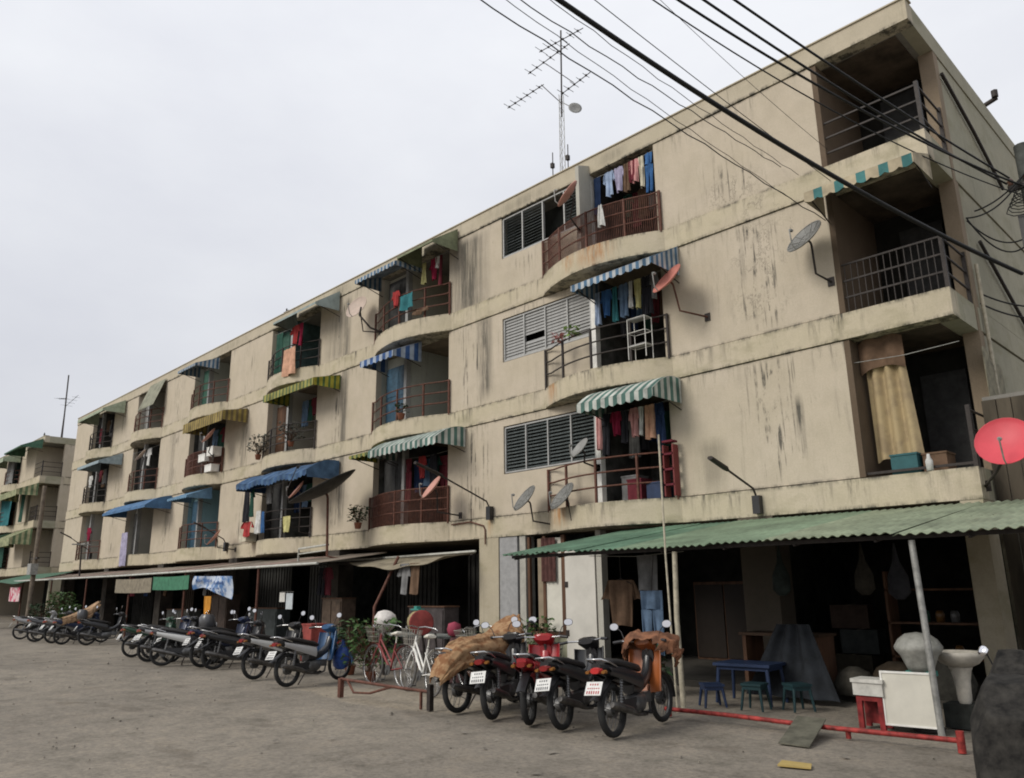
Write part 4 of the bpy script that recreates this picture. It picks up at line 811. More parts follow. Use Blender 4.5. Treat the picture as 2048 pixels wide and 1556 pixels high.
MB().lathe([(.06, .26), (.075, .3), (.085, .5), (.11, .62), (.13, .66)], (0, 0, 0), Z1, 18).build('pedestal', mat('aged_white', (.5, .47, .41), .6, var=.2), fu); MB().box(-.2, .2, -.15, .15, 0, .26).build('base', M_dark, fu)
MB().lathe([(.12, .66), (.2, .70), (.27, .78), (.28, .83), (.25, .83), (.2, .76), (.05, .70), (0, .70)], (0, 0, 0), Z1, 22).build('bowl', mat('aged_white', (0, 0, 0)), fu)
# blue table, stools
def stool(x, y, h, m, label, w_=.14, name='stool', cat='stool', grp='plastic stools under the green awning'):
    s = empty(name, (x, y, 0), rnd.uniform(0, 1), label, cat, grp)
    MB().box(-w_, w_, -w_, w_, h - .03, h).box(-w_ * .9, w_ * .9, -w_ * .9, w_ * .9, h - .08, h - .031).build('seat', m, s)
    for sx in (-1, 1):
        for sy in (-1, 1): MB().tube([(sx * w_ * .8, sy * w_ * .8, h - .06), (sx * w_ * 1.05, sy * w_ * 1.05, 0)], [.022, .016], 6).build('leg', m, s)
    return s
M_bluep = mat("blue_plastic", (.018, .032, .075), .45, var=.2); M_tealp = mat("teal_plastic", (.012, .035, .04), .45, var=.2)  # table and stool plastics darkened to carry the awning shade
t = empty('table', (-6.15, -2.3, 0), .1, 'blue plastic table in the shade behind the cream pole', 'table')
MB().box(-.42, .42, -.3, .3, .50, .54).box(-.38, .38, -.26, .26, .45, .499).build('table_top', M_bluep, t)
for sx in (-1, 1):
    for sy in (-1, 1): MB().tube([(sx * .36, sy * .24, .47), (sx * .4, sy * .28, 0)], [.03, .022], 6).build('leg', M_bluep, t)
stool(-5.75, -2.9, .34, M_tealp, 'teal plastic stool in front of the blue table'); stool(-6.35, -3.0, .3, M_bluep, 'blue plastic stool nearest the cream pole'); stool(-5.3, -2.6, .34, M_tealp, 'teal plastic stool right of the blue table')
tt = empty('counter', (-6.0, -1.2, 0), 0, 'low brown wooden counter in the dark behind the blue table', 'counter')
MB().box(-.75, .55, -.3, .3, .86, .9).build('counter_top', mat("brown_top", (.06, .034, .02), .7, var=.3), tt)  # counter wood darkened for the awning shade
for sx in (-.68, .48): MB().box(sx - .03, sx + .03, -.27, .27, .1, .858).build('side_panel', M_brown, tt)
MB().box(-.6, .4, -.2, .2, .4, .43).build('shelf', M_brown, tt)
tag(MB().grid(lambda u, v: (-5.95 + .5 * u + (u - .5) * v * .9, -1.75 - .25 * v - .05 * math.sin(u * 19), 1.05 - .98 * v), 30, 10, .01).build('cloth_screen', mat("greyblue_cloth", (.018, .021, .026), .9, var=.3)), 'grey blue cloth flaring down in front of the brown column', 'cloth')  # cloth colour taken near black for the gloom under the awning
# clutter in the shade, its gloom put into near-black colours
cb = empty('cabinet', (-9.3, 2.6, 0), 0, 'dark wooden cabinet at the back behind the hanging clothes', 'cabinet'); o_ = (-9.3, 2.6, 0)
MB().box(-10.0, -8.5, 2.3, 2.9, .09, 1.7).build('body', M_brown, cb, o_)
for q in (0, 1): MB().box(-9.96 + q * .73, -9.27 + q * .73, 2.27, 2.298, .14, 1.64).build('door', mat("cabinet_door", (.022, .015, .011), .6), cb, o_)
for i, (x, y, c, lab) in enumerate([(-5.9, .9, (.035, .03, .022), 'brown carton lowest of the dim pile by the brown column'), (-5.8, .9, (.028, .032, .032), 'grey carton in the middle of the dim pile by the brown column'), (-5.95, .9, (.04, .026, .02), 'reddish carton on top of the dim pile by the brown column')]):
    k_ = empty('carton', (x, y, .09 + .4 * i), .1 * i, lab, 'carton'); MB().box(-.3, .3, -.25, .25, 0, .38).build('body', mat("carton_%s" % 'abc'[i], c, .9, var=.3), k_); MB().box(-.03, .03, -.252, .252, .381, .383).build('tape', mat("tape_tan", (.2, .16, .1), .5), k_)
for i, (x, y, z, c, lab) in enumerate([(-6.0, -1.4, 2.2, (.02, .028, .024), 'green grey bag hanging in the dark under the awning'), (-4.9, -1.0, 2.2, (.035, .03, .022), 'brown bag hanging in the dark stall'), (-4.2, -1.6, 2.15, (.022, .022, .026), 'dark bag hanging above the stall sacks'), (-9.2, -.5, 2.3, (.04, .036, .032), 'dull bag hanging behind the clothes')]):
    tag(MB().loft([((x, y, z - .75), .06, .05, X1, Y1), ((x, y, z - .66), .15, .1, X1, Y1), ((x, y, z - .45), .14, .1, X1, Y1), ((x, y, z - .25), .05, .04, X1, Y1), ((x, y, z), .01, .01, X1, Y1)], 10, power=2).build('hanging_bag', mat("bag_cloth_%s" % 'abcd'[i], c, .8, var=.4)), lab, 'bag')
# sacks and timber at the back
for (x, y, z, s, lab, m) in [(-4.6, -1.1, .09, .34, 'brown sack slumped in the dark stall behind the red stand', mat("sack_brown", (.06, .045, .03), .9, var=.35)), (-4.0, -.9, .09, .38, 'dull grey sack piled behind the white board', mat("sack_grey", (.05, .048, .04), .9, var=.35)), (-5.1, -1.3, .09, .28, 'small dark sack left of the brown one', mat("sack_dark", (.06, .055, .045), .9, var=.35))]:
    tag(MB().loft([((x, y, z), s * .8, s * .6, X1, Y1), ((x, y, z + s * .5), s, s * .8, X1, Y1), ((x + .03, y, z + s * 1.1), s * .75, s * .6, X1, Y1), ((x + .02, y, z + s * 1.35), s * .25, s * .2, X1, Y1)], 14, power=2.3).build('sack', m), lab, 'sack')
sh = empty('shelf_rack', (-4.3, .4, 0), 0, 'dark shelf rack with jars at the back of the stall', 'shelf')
for zz in (.5, 1.0, 1.5): MB().box(-.8, .7, -.2, .2, zz, zz + .03).build('shelf', M_brown, sh)
for sx in (-.8, .66): MB().box(sx, sx + .04, -.2, .2, .09, 1.8).build('side_post', M_brown, sh)
for k in (0, 2, 4, 9, 10, 11):
    tag(MB().lathe([(0, 0), (.06, 0), (.065, .12), (.045, .17), (0, .17)], (-5.0 + (k % 7) * .21, .35, .531 + .5 * (k // 7)), Z1, 10).build('jar', [mat("jar_green", (.03, .09, .06), .3), mat("jar_amber", (.12, .06, .02), .3), mat("jar_grey", (.1, .1, .1), .3)][k % 3]), f"{['dark green', 'amber', 'grey'][k % 3]} jar on the {['lower', 'middle'][k // 7]} board of the dark shelf rack in the stall", 'jar', 'jars on the dark shelf rack')

# ---------------------------------------------------------------- satellite dishes
SAT = Vector((-.3, -.75, .6)).normalized()
M_dred = mat("dish_red", (.52, .20, .16), .5, var=.18, scale=3); M_dpink = mat("dish_salmon", (.52, .27, .22), .5, var=.15, scale=3); M_dbig = mat("dish_bright_red", (.58, .07, .09), .45, var=.08, scale=2); M_dbeige = mat("dish_faded_pink", (.45, .36, .30), .6, var=.1)
M_dgrey = mat("dish_grey", (.26, .26, .25), .6, .1, var=.15); M_dblack = mat("black_mesh", (.05, .05, .048), .7, .2, var=.3)
def dish(c, r, m, label, base, d=SAT, ribs=False, grp='satellite dishes fixed to the facade', bend=True):
    """shallow dish on an elbow pole fixed to the wall or roof at base; feed arm with receiver"""
    c = Vector(c); d = Vector(d).normalized(); T = empty('satellite_dish', tuple(base), 0, label, 'satellite dish', grp); o = tuple(base)
    B = MB(); B.lathe([(r * k / 6, .22 * r * (k / 6) ** 2) for k in range(7)] + [(r * 1.015, .22 * r + .006), (r, .22 * r - .012)] + [(r * k / 6, .22 * r * (k / 6) ** 2 - .014) for k in (5, 3, 1, 0)], c, d, 26)
    R_ = B.build('reflector', m, T, o)
    u = d.cross(Vector((0, 0, 1))).normalized(); v = u.cross(d)     # v is up along the dish
    if ribs:
        q = MB()
        for k in range(12):
            a = 2 * PI * k / 12; e_ = (u * math.cos(a) + v * math.sin(a)); q.tube([c + e_ * r * t_ + d * (.22 * r * t_ * t_ + .008) for t_ in (.08, .35, .65, .98)], .006 if r < .6 else .012, 4)
        for t_ in (.5, .99): q.tube([c + (u * math.cos(2 * PI * k / 20) + v * math.sin(2 * PI * k / 20)) * r * t_ + d * (.22 * r * t_ ** 2 + .006) for k in range(20)], .006 if r < .6 else .014, 4, closed=True)
        q.build('rib', M_galv if r < .6 else M_dblack, T, o)
    f = c + d * r * 1.05 - v * r * .35; MB().tube([c - v * r * .98 + d * .2 * r, c - v * r * .95 + d * .5 * r, f], .012, 6).build('feed_arm', M_galv if r < .6 else M_irond, T, o)
    MB().tube([f - d * .02, f + (c - f).normalized() * .07], .028 if r < .6 else .07, 8).build('receiver', M_dgrey if r < .6 else M_black, T, o)
    k0 = c - d * .05; base = Vector(base)
    MB().tube([k0 + d * .03, k0 - d * .04, Vector((k0.x, k0.y, k0.z - .04)) - d * .06, Vector((base.x + (k0.x - base.x) * .65, k0.y + .02, base.z + .07)), Vector((base.x, base.y - .05, base.z)), base], .02 if r < .6 else .035, 7).build('mount_pole', M_iron if r > .6 or m is M_dred else M_irond, T, o)
    if r < .6: MB().box(base.x - .06, base.x + .06, base.y - .02, base.y, base.z - .08, base.z + .08).build('wall_plate', M_irond, T, o)
    return T
dish((-8.17, -.62, 7.47), .37, M_dred, 'salmon red dish on the wall right of the blue striped awning', (-7.75, -.0, 6.75))
dish((-5.41, -.45, 7.47), .36, M_mesh, 'grey mesh dish high on the bare wall left of the corner balcony', (-5.26, .0, 6.75), ribs=True)
dish((-12.34, -.52, 3.52), .35, M_mesh, 'grey mesh dish on the lowest band, left one of the pair', (-12.0, -.03, 2.98), ribs=True)
dish((-11.18, -.55, 3.46), .35, M_mesh, 'grey mesh dish in front of the iron balcony rails, right one of the pair', (-10.85, -.03, 2.92), ribs=True)
dish((-15.39, -.75, 4.05), .35, M_dpink, 'pink dish in front of the balcony under the long striped awning', (-15.1, -.1, 3.4))
dish((-21.95, -.85, 4.62), .34, M_dpink, 'pink dish before the cluttered balcony under the dark blue awning', (-21.7, -.5, 3.3))
dish((-10.36, -1.0, 10.06), .34, M_dpink, 'pink dish at the top balcony in front of the open louvres', (-10.6, -.4, 9.5), d=(-.5, -.6, .62))
dish((-19.6, -.45, 10.05), .40, M_dbeige, 'wall coloured pale dish on a thick bracket by a top balcony', (-18.95, -.03, 9.2), d=(.15, -.8, .35))
dish((-27.98, -.7, 3.5), .35, M_dpink, 'pink dish low on the wall beside the pale blue balcony', (-27.7, -.03, 3.1))
dish((-28.92, -.8, 7.35), .35, M_dpink, 'pink dish in the balcony under the mustard yellow awning', (-29.4, -.4, 6.7))
dish((-36.6, -.6, 7.6), .33, M_dbeige, 'faded pink dish on a middle balcony in the left half', (-36.9, -.45, 6.9))
dish((-10.72, -.5, 4.45), .26, M_dgrey, 'small grey dish at the end of the lowest louvre window', (-10.68, .02, 4.1))
dish((-2.86, -.75, 3.45), .36, M_dbig, 'large bright red dish at the right end of the building', (-3.42, 0.2, 3.0), d=(.05, -.85, .35))
dish((-19.3, -1.45, 4.25), 1.0, M_dblack, 'big black mesh dish on a roof pole in front of the lowest floor', (-18.95, -1.2, 2.46), d=(-.22, -.42, .88), ribs=True)
T = empty('wall_bracket', (-19.0, -.03, 9.2), 0, 'black bent pipe bracket sticking from the wall by a top balcony', 'bracket')
MB().tube([(-18.8, -.03, 9.15), (-18.9, -.45, 9.25), (-19.25, -.62, 9.7), (-19.2, -.6, 9.95)], .03, 7).build('pipe', M_irond, T, (-19.0, -.03, 9.2))

# ---------------------------------------------------------------- yard lamps on arms
def lamp(x, y1, z0, z1, label):
    T = empty('wall_lamp', (x, 0, z0), 0, label, 'lamp', 'tube lamps on long arms'); o = (x, 0, z0)
    MB().box(x - .07, x + .07, -.16, -.032, z0 - .28, z0 + .04).build('ballast_box', M_black, T, o)
    MB().tube([(x, -.1, z0), (x, -.2, z0 + .16), (x, y1 * .72, z0 + (z1 - z0) * .78)], .02, 7).build('arm', M_irond, T, o)
    MB().loft([((x, y1 * .66, z0 + (z1 - z0) * .73), .035, .03, X1, Z1), ((x, y1 * .7, z0 + (z1 - z0) * .77), .06, .035, X1, Z1), ((x, y1, z1), .055, .03, X1, Z1)], 10).build('lamp_head', M_irond, T, o)
lamp(-6.99, -1.55, 3.12, 3.69, 'dark arm lamp on the right wall above the green awning')
lamp(-14.03, -2.37, 3.5, 4.38, 'long thin arm lamp near the top of the cream column')
lamp(-28.4, -1.35, 3.35, 4.06, 'arm lamp on the wall beside the pale blue balcony')
lamp(-43.9, -1.6, 3.6, 4.6, 'arm lamp near the left end of the near block')
T = empty('conduit', (-14.3, -.06, 3), 0, 'thin dark conduit running to the top of the cream column', 'pipe'); o = (-14.3, -.06, 3)
MB().tube([(-15.5, -.06, 3.2), (-14.75, -.08, 3.22), (-14.3, -.06, 3.10), (-14.24, -.06, 3.0), (-14.23, -.06, 2.65)], .018, 6).build('pipe', M_iron, T, o)
MB().tube([(-14.75, -.06, 3.2), (-14.75, -.06, 3.55)], .012, 5).build('stub', M_irond, T, o)
# upright pipe on the side wall, sloping tubes added for its dark stripes
for nm, pts, lab in (('pipe_or_stripe', [(-3.38, 1.4, 10.65), (-3.38, 3.0, 10.15), (-3.38, 4.6, 9.5)], 'dark sloping stripe made as a tube high on the right end wall'), ('pipe_or_stripe', [(-3.36, 1.45, .1), (-3.36, 1.45, 6.9)], 'pale upright drain pipe at the corner of the right end wall'), ('pipe_or_stripe', [(-3.37, 2.0, 7.5), (-3.37, 3.6, 6.8), (-3.37, 5, 6.2)], 'lower dark sloping stripe made as a tube on the right end wall')):
    tag(MB().tube(pts, .032, 8).build(nm, M_pole if 'upright' in lab else M_irond), lab, 'pipe', 'drain pipes on the right end wall')
# drip stub on the roof edge
tag(MB().tube([(-3.45, 4.6, 11.5), (-3.2, 4.65, 11.6)], .05, 6).tube([(-3.22, 4.6, 11.6), (-3.22, 4.6, 11.75)], .07, 6).build('roof_spout', M_irond), 'small dark spout on the edge of the right roofline', 'spout')

# ---------------------------------------------------------------- utility pole and cables
UP = empty('utility_pole', (-2.6, 2.3, 0), 0, 'dark utility pole with tangled cables at the right end of the block', 'pole'); o = (-2.6, 2.3, 0)
MB().tube([(-2.55, 2.35, 0), (-2.55, 2.35, 9.2)], [.17, .13], 12).build('pole', mat("old_concrete_pole", (.07, .075, .07), .9, var=.3), UP, o)
MB().box(-2.85, -2.25, 2.2, 2.28, 8.35, 8.45).build('cross_arm', M_irond, UP, o)
for xx in (-2.8, -2.55, -2.3): MB().lathe([(.02, 0), (.05, .02), (.035, .06), (.055, .09), (.03, .14), (0, .15)], (xx, 2.24, 8.45), Z1, 10).build('insulator', mat("insulator_brown", (.12, .06, .04), .3), UP, o)
MB().box(-2.75, -2.4, 2.05, 2.2, 7.2, 7.8).build('junction_box', M_black, UP, o)
def wire(a, b, sag, r, label, ext=.35, cat='cable', wob=0., grp='overhead cables crossing above the yard'):
    a, b = Vector(a), Vector(b); n = 26; P = []
    for i in range(n + 1):
        t = -ext + (1 + ext) * i / n; p = a.lerp(b, t); p.z -= sag * 4 * (t + ext) * (1 - t) / (1 + ext) ** 2; p.z += wob * math.sin(i * 2.3); P.append(p)
    if ext: P.insert(0, P[0] + (a - b) * 1.8 + Vector((0, 0, 1.2)))     # runs on over the yard behind the camera
    return tag(MB().tube(P, r, 6).build('overhead_cable', M_wire), label, cat, grp)
wire((-5.3, -6.5, 8.85), (-2.83, 2.0, 6.72), .42, .034, 'thickest black cable slanting across the facade to the right')
wire((-3.99, -5, 8.9), (-2.8, 2.2, 8.6), .12, .017, 'black cable highest on the right of the bundle to the pole')
wire((-4.33, -5, 9.12), (-2.85, 2.2, 8.5), .22, .018, 'second black cable of the bundle running to the pole')
wire((-4.55, -5, 9.25), (-2.6, 2.2, 8.35), .35, .018, 'third black cable of the bundle running to the pole')
wire((-4.8, -5, 9.4), (-2.65, 2.2, 8.2), .48, .010, 'lowest sagging cable of the bundle running to the pole')
wire((-5.47, -8, 7.99), (-5.21, -.05, 7.89), .05, .008, 'leftmost thin cable reaching the corner awning', wob=.02)
wire((-5.6, -7.5, 8.38), (-5.75, -.05, 8.49), .05, .005, 'thin cable second from the left across the sky', wob=.015)
wire((-5.33, -7.5, 8.2), (-5.92, -.05, 9.25), .06, .007, 'thin cable ending on the wall left of the top corner balcony', wob=.02)
wire((-5.2, -7.2, 8.35), (-5.6, -.05, 8.95), .08, .005, 'faint thin cable among those left of the thickest one', wob=.02)
wire((-5.06, -6.5, 8.62), (-5.05, .0, 8.62), .04, .006, 'thin cable just right of the thickest one')
wire((-5.05, -5, 9.5), (-5.04, 0, 9.25), .1, .004, 'faintest thin cable between the thick one and the bundle')
for k, (p, q, s) in enumerate([((-3.35, 1.9, 8.05), (-2.55, 2.2, 8.6), .1), ((-3.45, 1.6, 7.85), (-2.6, 2.2, 8.55), .2), ((-3.4, 1.5, 7.8), (-2.6, 2.2, 7.4), .45), ((-3.35, 1.45, 6.35), (-2.5, 2.2, 6.1), .1), ((-3.4, 1.45, 6.2), (-2.5, 2.2, 5.9), .12), ((-3.4, 1.5, 7.75), (-2.6, 2.25, 7.5), .3)]):
    wire(p, q, s, .014, ['short slack cable hanging between the end wall and the pole', 'looping cable strung from the end wall to the pole', 'deep hanging loop of cable beside the pole', 'low cable across the lower end wall', 'lowest thin cable across the end wall', 'slack loop of cable just under the pole cross arm'][k], ext=0, grp='slack cables by the utility pole')
CT = empty('cable_tangle', (-2.62, 2.1, 8.1), 0, 'tangled black cable loops tied at the utility pole', 'cable')
for k in range(7):
    a = 2 * PI * k / 7; (MB().tube([(-2.62 + .1 * math.cos(t * .7 + a) * (1 + .3 * k), 2.1 - .05 * k * .3, 8.25 - .06 * k + .13 * math.sin(t * .7 + a)) for t in range(10)], .009, 5).build('cable_loop', M_wire, CT, (-2.62, 2.1, 8.1)))

# ---------------------------------------------------------------- roof antennas
def yagi(par, o, a, b, n, ln, tilt=0.):
    a, b = Vector(a), Vector(b); B = MB(); B.tube([a, b], .014, 5); d = (b - a).normalized(); e_ = d.cross(Vector((0, 0, 1))).normalized()
    for k in range(n):
        p = a.lerp(b, (k + .3) / n); l_ = ln * (1 - .5 * k / n); B.tube([p - e_ * l_, p + e_ * l_], .008, 4)
        B.box(p.x - .025, p.x + .025, p.y - .025, p.y + .025, p.z - .02, p.z + .03)
    B.build('antenna', M_irond, par, o)
AM = empty('antenna_mast', (-13.65, 2.5, 11.2), 0, 'tall lattice mast with television antennas on the roof behind the cables', 'antenna'); o = (-13.65, 2.5, 11.2)
L_ = MB(); q3 = [(.075 * math.cos(a), .075 * math.sin(a)) for a in (0.3, 2.4, 4.5)]
for (dx_, dy_) in q3: L_.tube([(-13.66 + dx_ * 1.3, 2.5 + dy_ * 1.3, 11.2), (-13.6 + dx_, 2.5 + dy_, 15.9)], .011, 5)
for i in range(16):
    z0 = 11.3 + i * .29
    for j in range(3):
        a, b = q3[j], q3[(j + 1) % 3]; L_.tube([(-13.62 + a[0], 2.5 + a[1], z0), (-13.62 + b[0], 2.5 + b[1], z0 + .29)], .005, 4)
L_.build('lattice', M_galv, AM, o)
MB().tube([(-13.6, 2.5, 15.2), (-13.53, 2.5, 18.15)], .025, 7).build('mast', M_irond, AM, o)
for x_ in (-13.95, -13.35): MB().tube([(x_, 2.4, 11.2), (x_ + .03, 2.4, 14.1)], .016, 5).box(x_ - .03, x_ + .06, 2.35, 2.45, 13.6, 13.75).build('stay_pole', M_irond, AM, o)
yagi(AM, o, (-14.45, 2.5, 17.9), (-12.65, 2.5, 17.72), 6, .28); yagi(AM, o, (-14.95, 2.5, 17.38), (-13.2, 2.5, 17.5), 6, .25); yagi(AM, o, (-15.9, 2.5, 16.62), (-14.3, 2.5, 16.66), 6, .25); yagi(AM, o, (-13.6, 2.5, 15.95), (-12.45, 2.5, 16.1), 5, .25)
MB().tube([(-14.2, 2.5, 17.35), (-13.1, 2.5, 16.1)], .014, 5).tube([(-14.4, 2.5, 16.7), (-13.6, 2.5, 15.65)], .014, 5).build('cross_boom', M_irond, AM, o)
MB().lathe([(0, 0), (.12, .012), (.2, .05), (.2, .04), (.1, -.005), (0, -.01)], (-13.08, 2.5, 15.2), (.75, -.6, .2), 14).tube([(-13.08, 2.5, 15.2), (-13.5, 2.5, 15.6)], .014, 5).build('small_dish', M_dgrey, AM, o)
A2 = empty('antenna_mast', (-62.4, 2.5, 11.2), 0, 'thin distant antenna mast above the far block', 'antenna'); o = (-62.4, 2.5, 11.2)
MB().tube([(-62.2, 2.5, 11.2), (-62.7, 2.5, 17.3)], .05, 5).tube([(-62.6, 2.5, 11.2), (-62.5, 2.5, 14.5)], .04, 5).build('mast', M_irond, A2, o)
yagi(A2, o, (-64.4, 2.5, 15.8), (-62.5, 2.5, 15.5), 4, .4); yagi(A2, o, (-62.5, 2.5, 14.9), (-59.6, 2.5, 15.2), 4, .4)
for xx, yy in ((-26.2, .6), (-31.5, .8), (-58.6, .5)): tag(MB().tube([(xx, yy, 11.2), (xx, yy, 12.1)], .03, 6).box(xx - .2, xx + .2, yy - .02, yy + .02, 11.95, 12.0).build('roof_vent', M_irond), 'small dark pipe stub standing on the roof edge' if xx > -30 else ('dark pipe stub on the roof above the grey recess' if xx > -40 else 'pipe stub on the far block roof'), 'pipe')

# ---------------------------------------------------------------- laundry
CL = {k: mat("cloth_" + k, v, .95, var=.22, scale=5, spec=.1) for k, v in dict(paleblue=(.30, .38, .52), white=(.60, .60, .58), navy=(.02, .035, .08), blue=(.05, .13, .30), teal=(.04, .16, .18), pink=(.55, .28, .27), red=(.36, .05, .05), crimson=(.24, .02, .05), maroon=(.14, .03, .04), yellow=(.50, .47, .22), green=(.20, .33, .10), grey=(.20, .20, .20), black=(.025, .025, .03), jeans=(.12, .18, .27), brown=(.14, .09, .06), peach=(.55, .32, .22), cream=(.50, .46, .36), darkgreen=(.03, .08, .06), lilac=(.35, .33, .45)).items()}
def garment(kind, x, y, zt, w_, h, c, label, name=None, grp=None, turn=0., seed=None):
    r_ = random.Random(seed if seed is not None else int(abs(x * 977 + zt * 131))); ph = r_.uniform(0, 6); M = Matrix.Translation((x, y, zt)) @ Matrix.Rotation(turn, 4, 'Z'); B = MB()
    def sheet(fx0, fx1, z0, z1, top=(0, 0), nu=10, nv=8, amp=.034):
        def f(u, v):
            xa = fx0[0] + (fx1[0] - fx0[0]) * v; xb = fx0[1] + (fx1[1] - fx0[1]) * v
            return M @ Vector((xa + (xb - xa) * u, amp * (0.3 + v) * math.sin(u * 9 + ph + v * 2) + amp * .5 * math.sin(u * 21 + ph * 2), z0 + (z1 - z0) * v + .012 * math.sin(u * 7 + ph) * v))
        B.grid(f, nu, nv, .012)
    if kind == 'shirt':
        sheet((-w_ * .42, w_ * .42), (-w_ * .34, w_ * .34), 0, -h)
        for s in (-1, 1): sheet((s * w_ * .40, s * w_ * .44), (s * w_ * .42, s * w_ * .72), -.01, -h * .42, nu=4, nv=5)
        if w_ > .2: MB
    elif kind == 'trousers':
        sheet((-w_ * .5, w_ * .5), (-w_ * .5, w_ * .5), 0, -h * .3)
        sheet((-w_ * .5, -w_ * .01), (-w_ * .46, -w_ * .08), -h * .3, -h, nu=6); sheet((w_ * .01, w_ * .5), (w_ * .08, w_ * .46), -h * .3, -h, nu=6)
    elif kind == 'dress': sheet((-w_ * .3, w_ * .3), (-w_ * .55, w_ * .55), 0, -h)
    else: sheet((-w_ * .5, w_ * .5), (-w_ * .48, w_ * .5), 0, -h)
    return tag(B.build(name or {'shirt': 'shirt', 'trousers': 'trousers', 'dress': 'dress', 'towel': 'towel'}[kind], CL[c]), label, {'shirt': 'shirt', 'trousers': 'trousers', 'dress': 'dress', 'towel': 'towel'}[kind], grp)
def line(x0, x1, y, z, label):
    tag(MB().tube([(x0, y, z), ((x0 + x1) / 2, y, z - .04), (x1, y, z)], .006, 5).build('clothes_line', M_galv), label, 'clothes line', 'clothes lines in the balconies')
WH = ['hanging in the top balcony of the louvre bay', 'hanging under the faded blue striped awning', 'hanging under the short green striped awning']
def rack(i, z, y, items, where, x0, x1, where_line):
    line(x0, x1, y, z + .015, 'clothes line ' + where_line)
    for (k, x, w_, h, c, adj) in items: garment(k, x, y, z, w_, h, c, f'{adj} {where}', grp='laundry ' + where_line)
rack(0, 10.92, .05, [('towel', -10.42, .22, .95, 'navy', 'navy blue towel at the left'), ('shirt', -10.05, .26, .62, 'paleblue', 'pale blue shirt'), ('shirt', -9.78, .24, .6, 'lilac', 'lilac shirt'), ('towel', -9.56, .14, .7, 'brown', 'narrow brown cloth'), ('shirt', -9.33, .22, .55, 'pink', 'pink shirt'), ('towel', -9.14, .12, .75, 'cream', 'cream cloth right of the pink shirt'), ('trousers', -8.95, .2, .95, 'blue', 'blue trousers at the right'), ('towel', -9.4, .2, .5, 'maroon', 'maroon cloth below the pink shirt')], WH[0], -10.6, -8.78, 'across the top balcony of the louvre bay')
rack(1, 7.95, -.2, [('towel', -10.35, .12, .75, 'paleblue', 'narrow pale blue cloth leftmost'), ('shirt', -10.1, .26, .6, 'blue', 'blue shirt'), ('towel', -9.86, .12, .8, 'teal', 'teal towel'), ('shirt', -9.62, .24, .75, 'jeans', 'denim blue shirt'), ('towel', -9.42, .1, .6, 'white', 'white strip of cloth'), ('towel', -9.25, .14, .65, 'yellow', 'pale yellow towel'), ('trousers', -9.02, .22, .85, 'black', 'black trousers'), ('shirt', -8.82, .2, .55, 'grey', 'grey shirt')], WH[1], -10.6, -8.6, 'in the middle balcony of the louvre bay')
rack(2, 5.2, -.15, [('towel', -10.5, .12, .75, 'pink', 'narrow pink cloth leftmost'), ('trousers', -10.3, .2, .9, 'black', 'black trousers'), ('shirt', -10.02, .24, .5, 'crimson', 'crimson shirt'), ('towel', -9.8, .2, .7, 'black', 'black cloth'), ('shirt', -9.55, .2, .6, 'pink', 'faded pink shirt'), ('towel', -9.38, .09, .6, 'white', 'white strip'), ('towel', -9.16, .22, .7, 'peach', 'peach coloured towel'), ('trousers', -8.92, .2, .8, 'navy', 'navy trousers')], WH[2], -10.6, -8.6, 'in the lowest balcony of the louvre bay')
garment('dress', -9.82, -.62, 9.75, .16, .5, 'white', 'small white hanging thing over the top balcony rail')
rack(3, 10.75, -.1, [('towel', -16.75, .2, .65, 'yellow', 'pale yellow towel'), ('shirt', -16.3, .3, .65, 'crimson', 'crimson shirt'), ('towel', -16.0, .12, .9, 'maroon', 'maroon cloth'), ('towel', -16.15, .16, .35, 'white', 'small white cloth')], 'under the moss green canvas cover', -17.6, -15.7, 'under the moss green cover')
garment('shirt', -17.55, -.5, 10.0, .3, .45, 'red', 'red shirt over the balcony rail under the grey blue striped awning'); garment('towel', -17.0, -.52, 9.75, .6, .45, 'teal', 'wide pale teal towel over the rail of the top balcony')
garment('towel', -16.5, -.4, 9.2, .7, .12, 'brown', 'brown mat laid along the foot of the top balcony')
rack(4, 5.15, .05, [('trousers', -17.5, .22, 1.2, 'maroon', 'maroon trousers'), ('shirt', -16.9, .3, .6, 'red', 'dark red shirt'), ('towel', -16.4, .3, .9, 'black', 'black blanket')], 'behind the long striped awning', -17.6, -15.7, 'in the balcony under the long striped awning')
rack(5, 10.5, -.4, [('shirt', -23.5, .5, .65, 'red', 'bright red shirt'), ('towel', -23.15, .2, .8, 'crimson', 'crimson towel')], 'in the balcony under the grey green cover', -25.0, -22.6, 'under the grey green cover')
garment('towel', -25.2, -.1, 10.7, .5, 1.5, 'darkgreen', 'long dark green curtain at the left of a top balcony'); garment('towel', -23.55, -.57, 9.65, .75, .95, 'peach', 'salmon pink cloth hung over a top balcony rail')
rack(6, 5.05, -.55, [('towel', -26.0, .35, 1.1, 'black', 'black towel'), ('trousers', -25.6, .25, .95, 'darkgreen', 'dark green trousers'), ('shirt', -24.4, .3, .6, 'grey', 'grey shirt')], 'under the wide dark blue awning', -26.3, -22.5, 'under the wide dark blue awning')
garment('towel', -24.95, -.6, 4.25, .3, .75, 'white', 'white towel on the rail under the wide dark blue awning'); garment('towel', -24.6, -.62, 4.2, .16, .7, 'blue', 'blue towel beside the white one on the rail')
garment('shirt', -25.9, -.5, 3.95, .7, .5, 'red', 'big red cloth bunched at the left end of a lowest balcony'); garment('towel', -23.2, -.5, 3.95, .4, .5, 'yellow', 'dull yellow cloth on the rail under the wide dark blue awning')
rack(7, 8.15, .05, [('shirt', -37.5, .5, .8, 'white', 'white shirt'), ('towel', -38.1, .3, .9, 'grey', 'grey towel')], 'in a middle balcony in the left half', -39.4, -36.3, 'in a middle balcony in the left half')
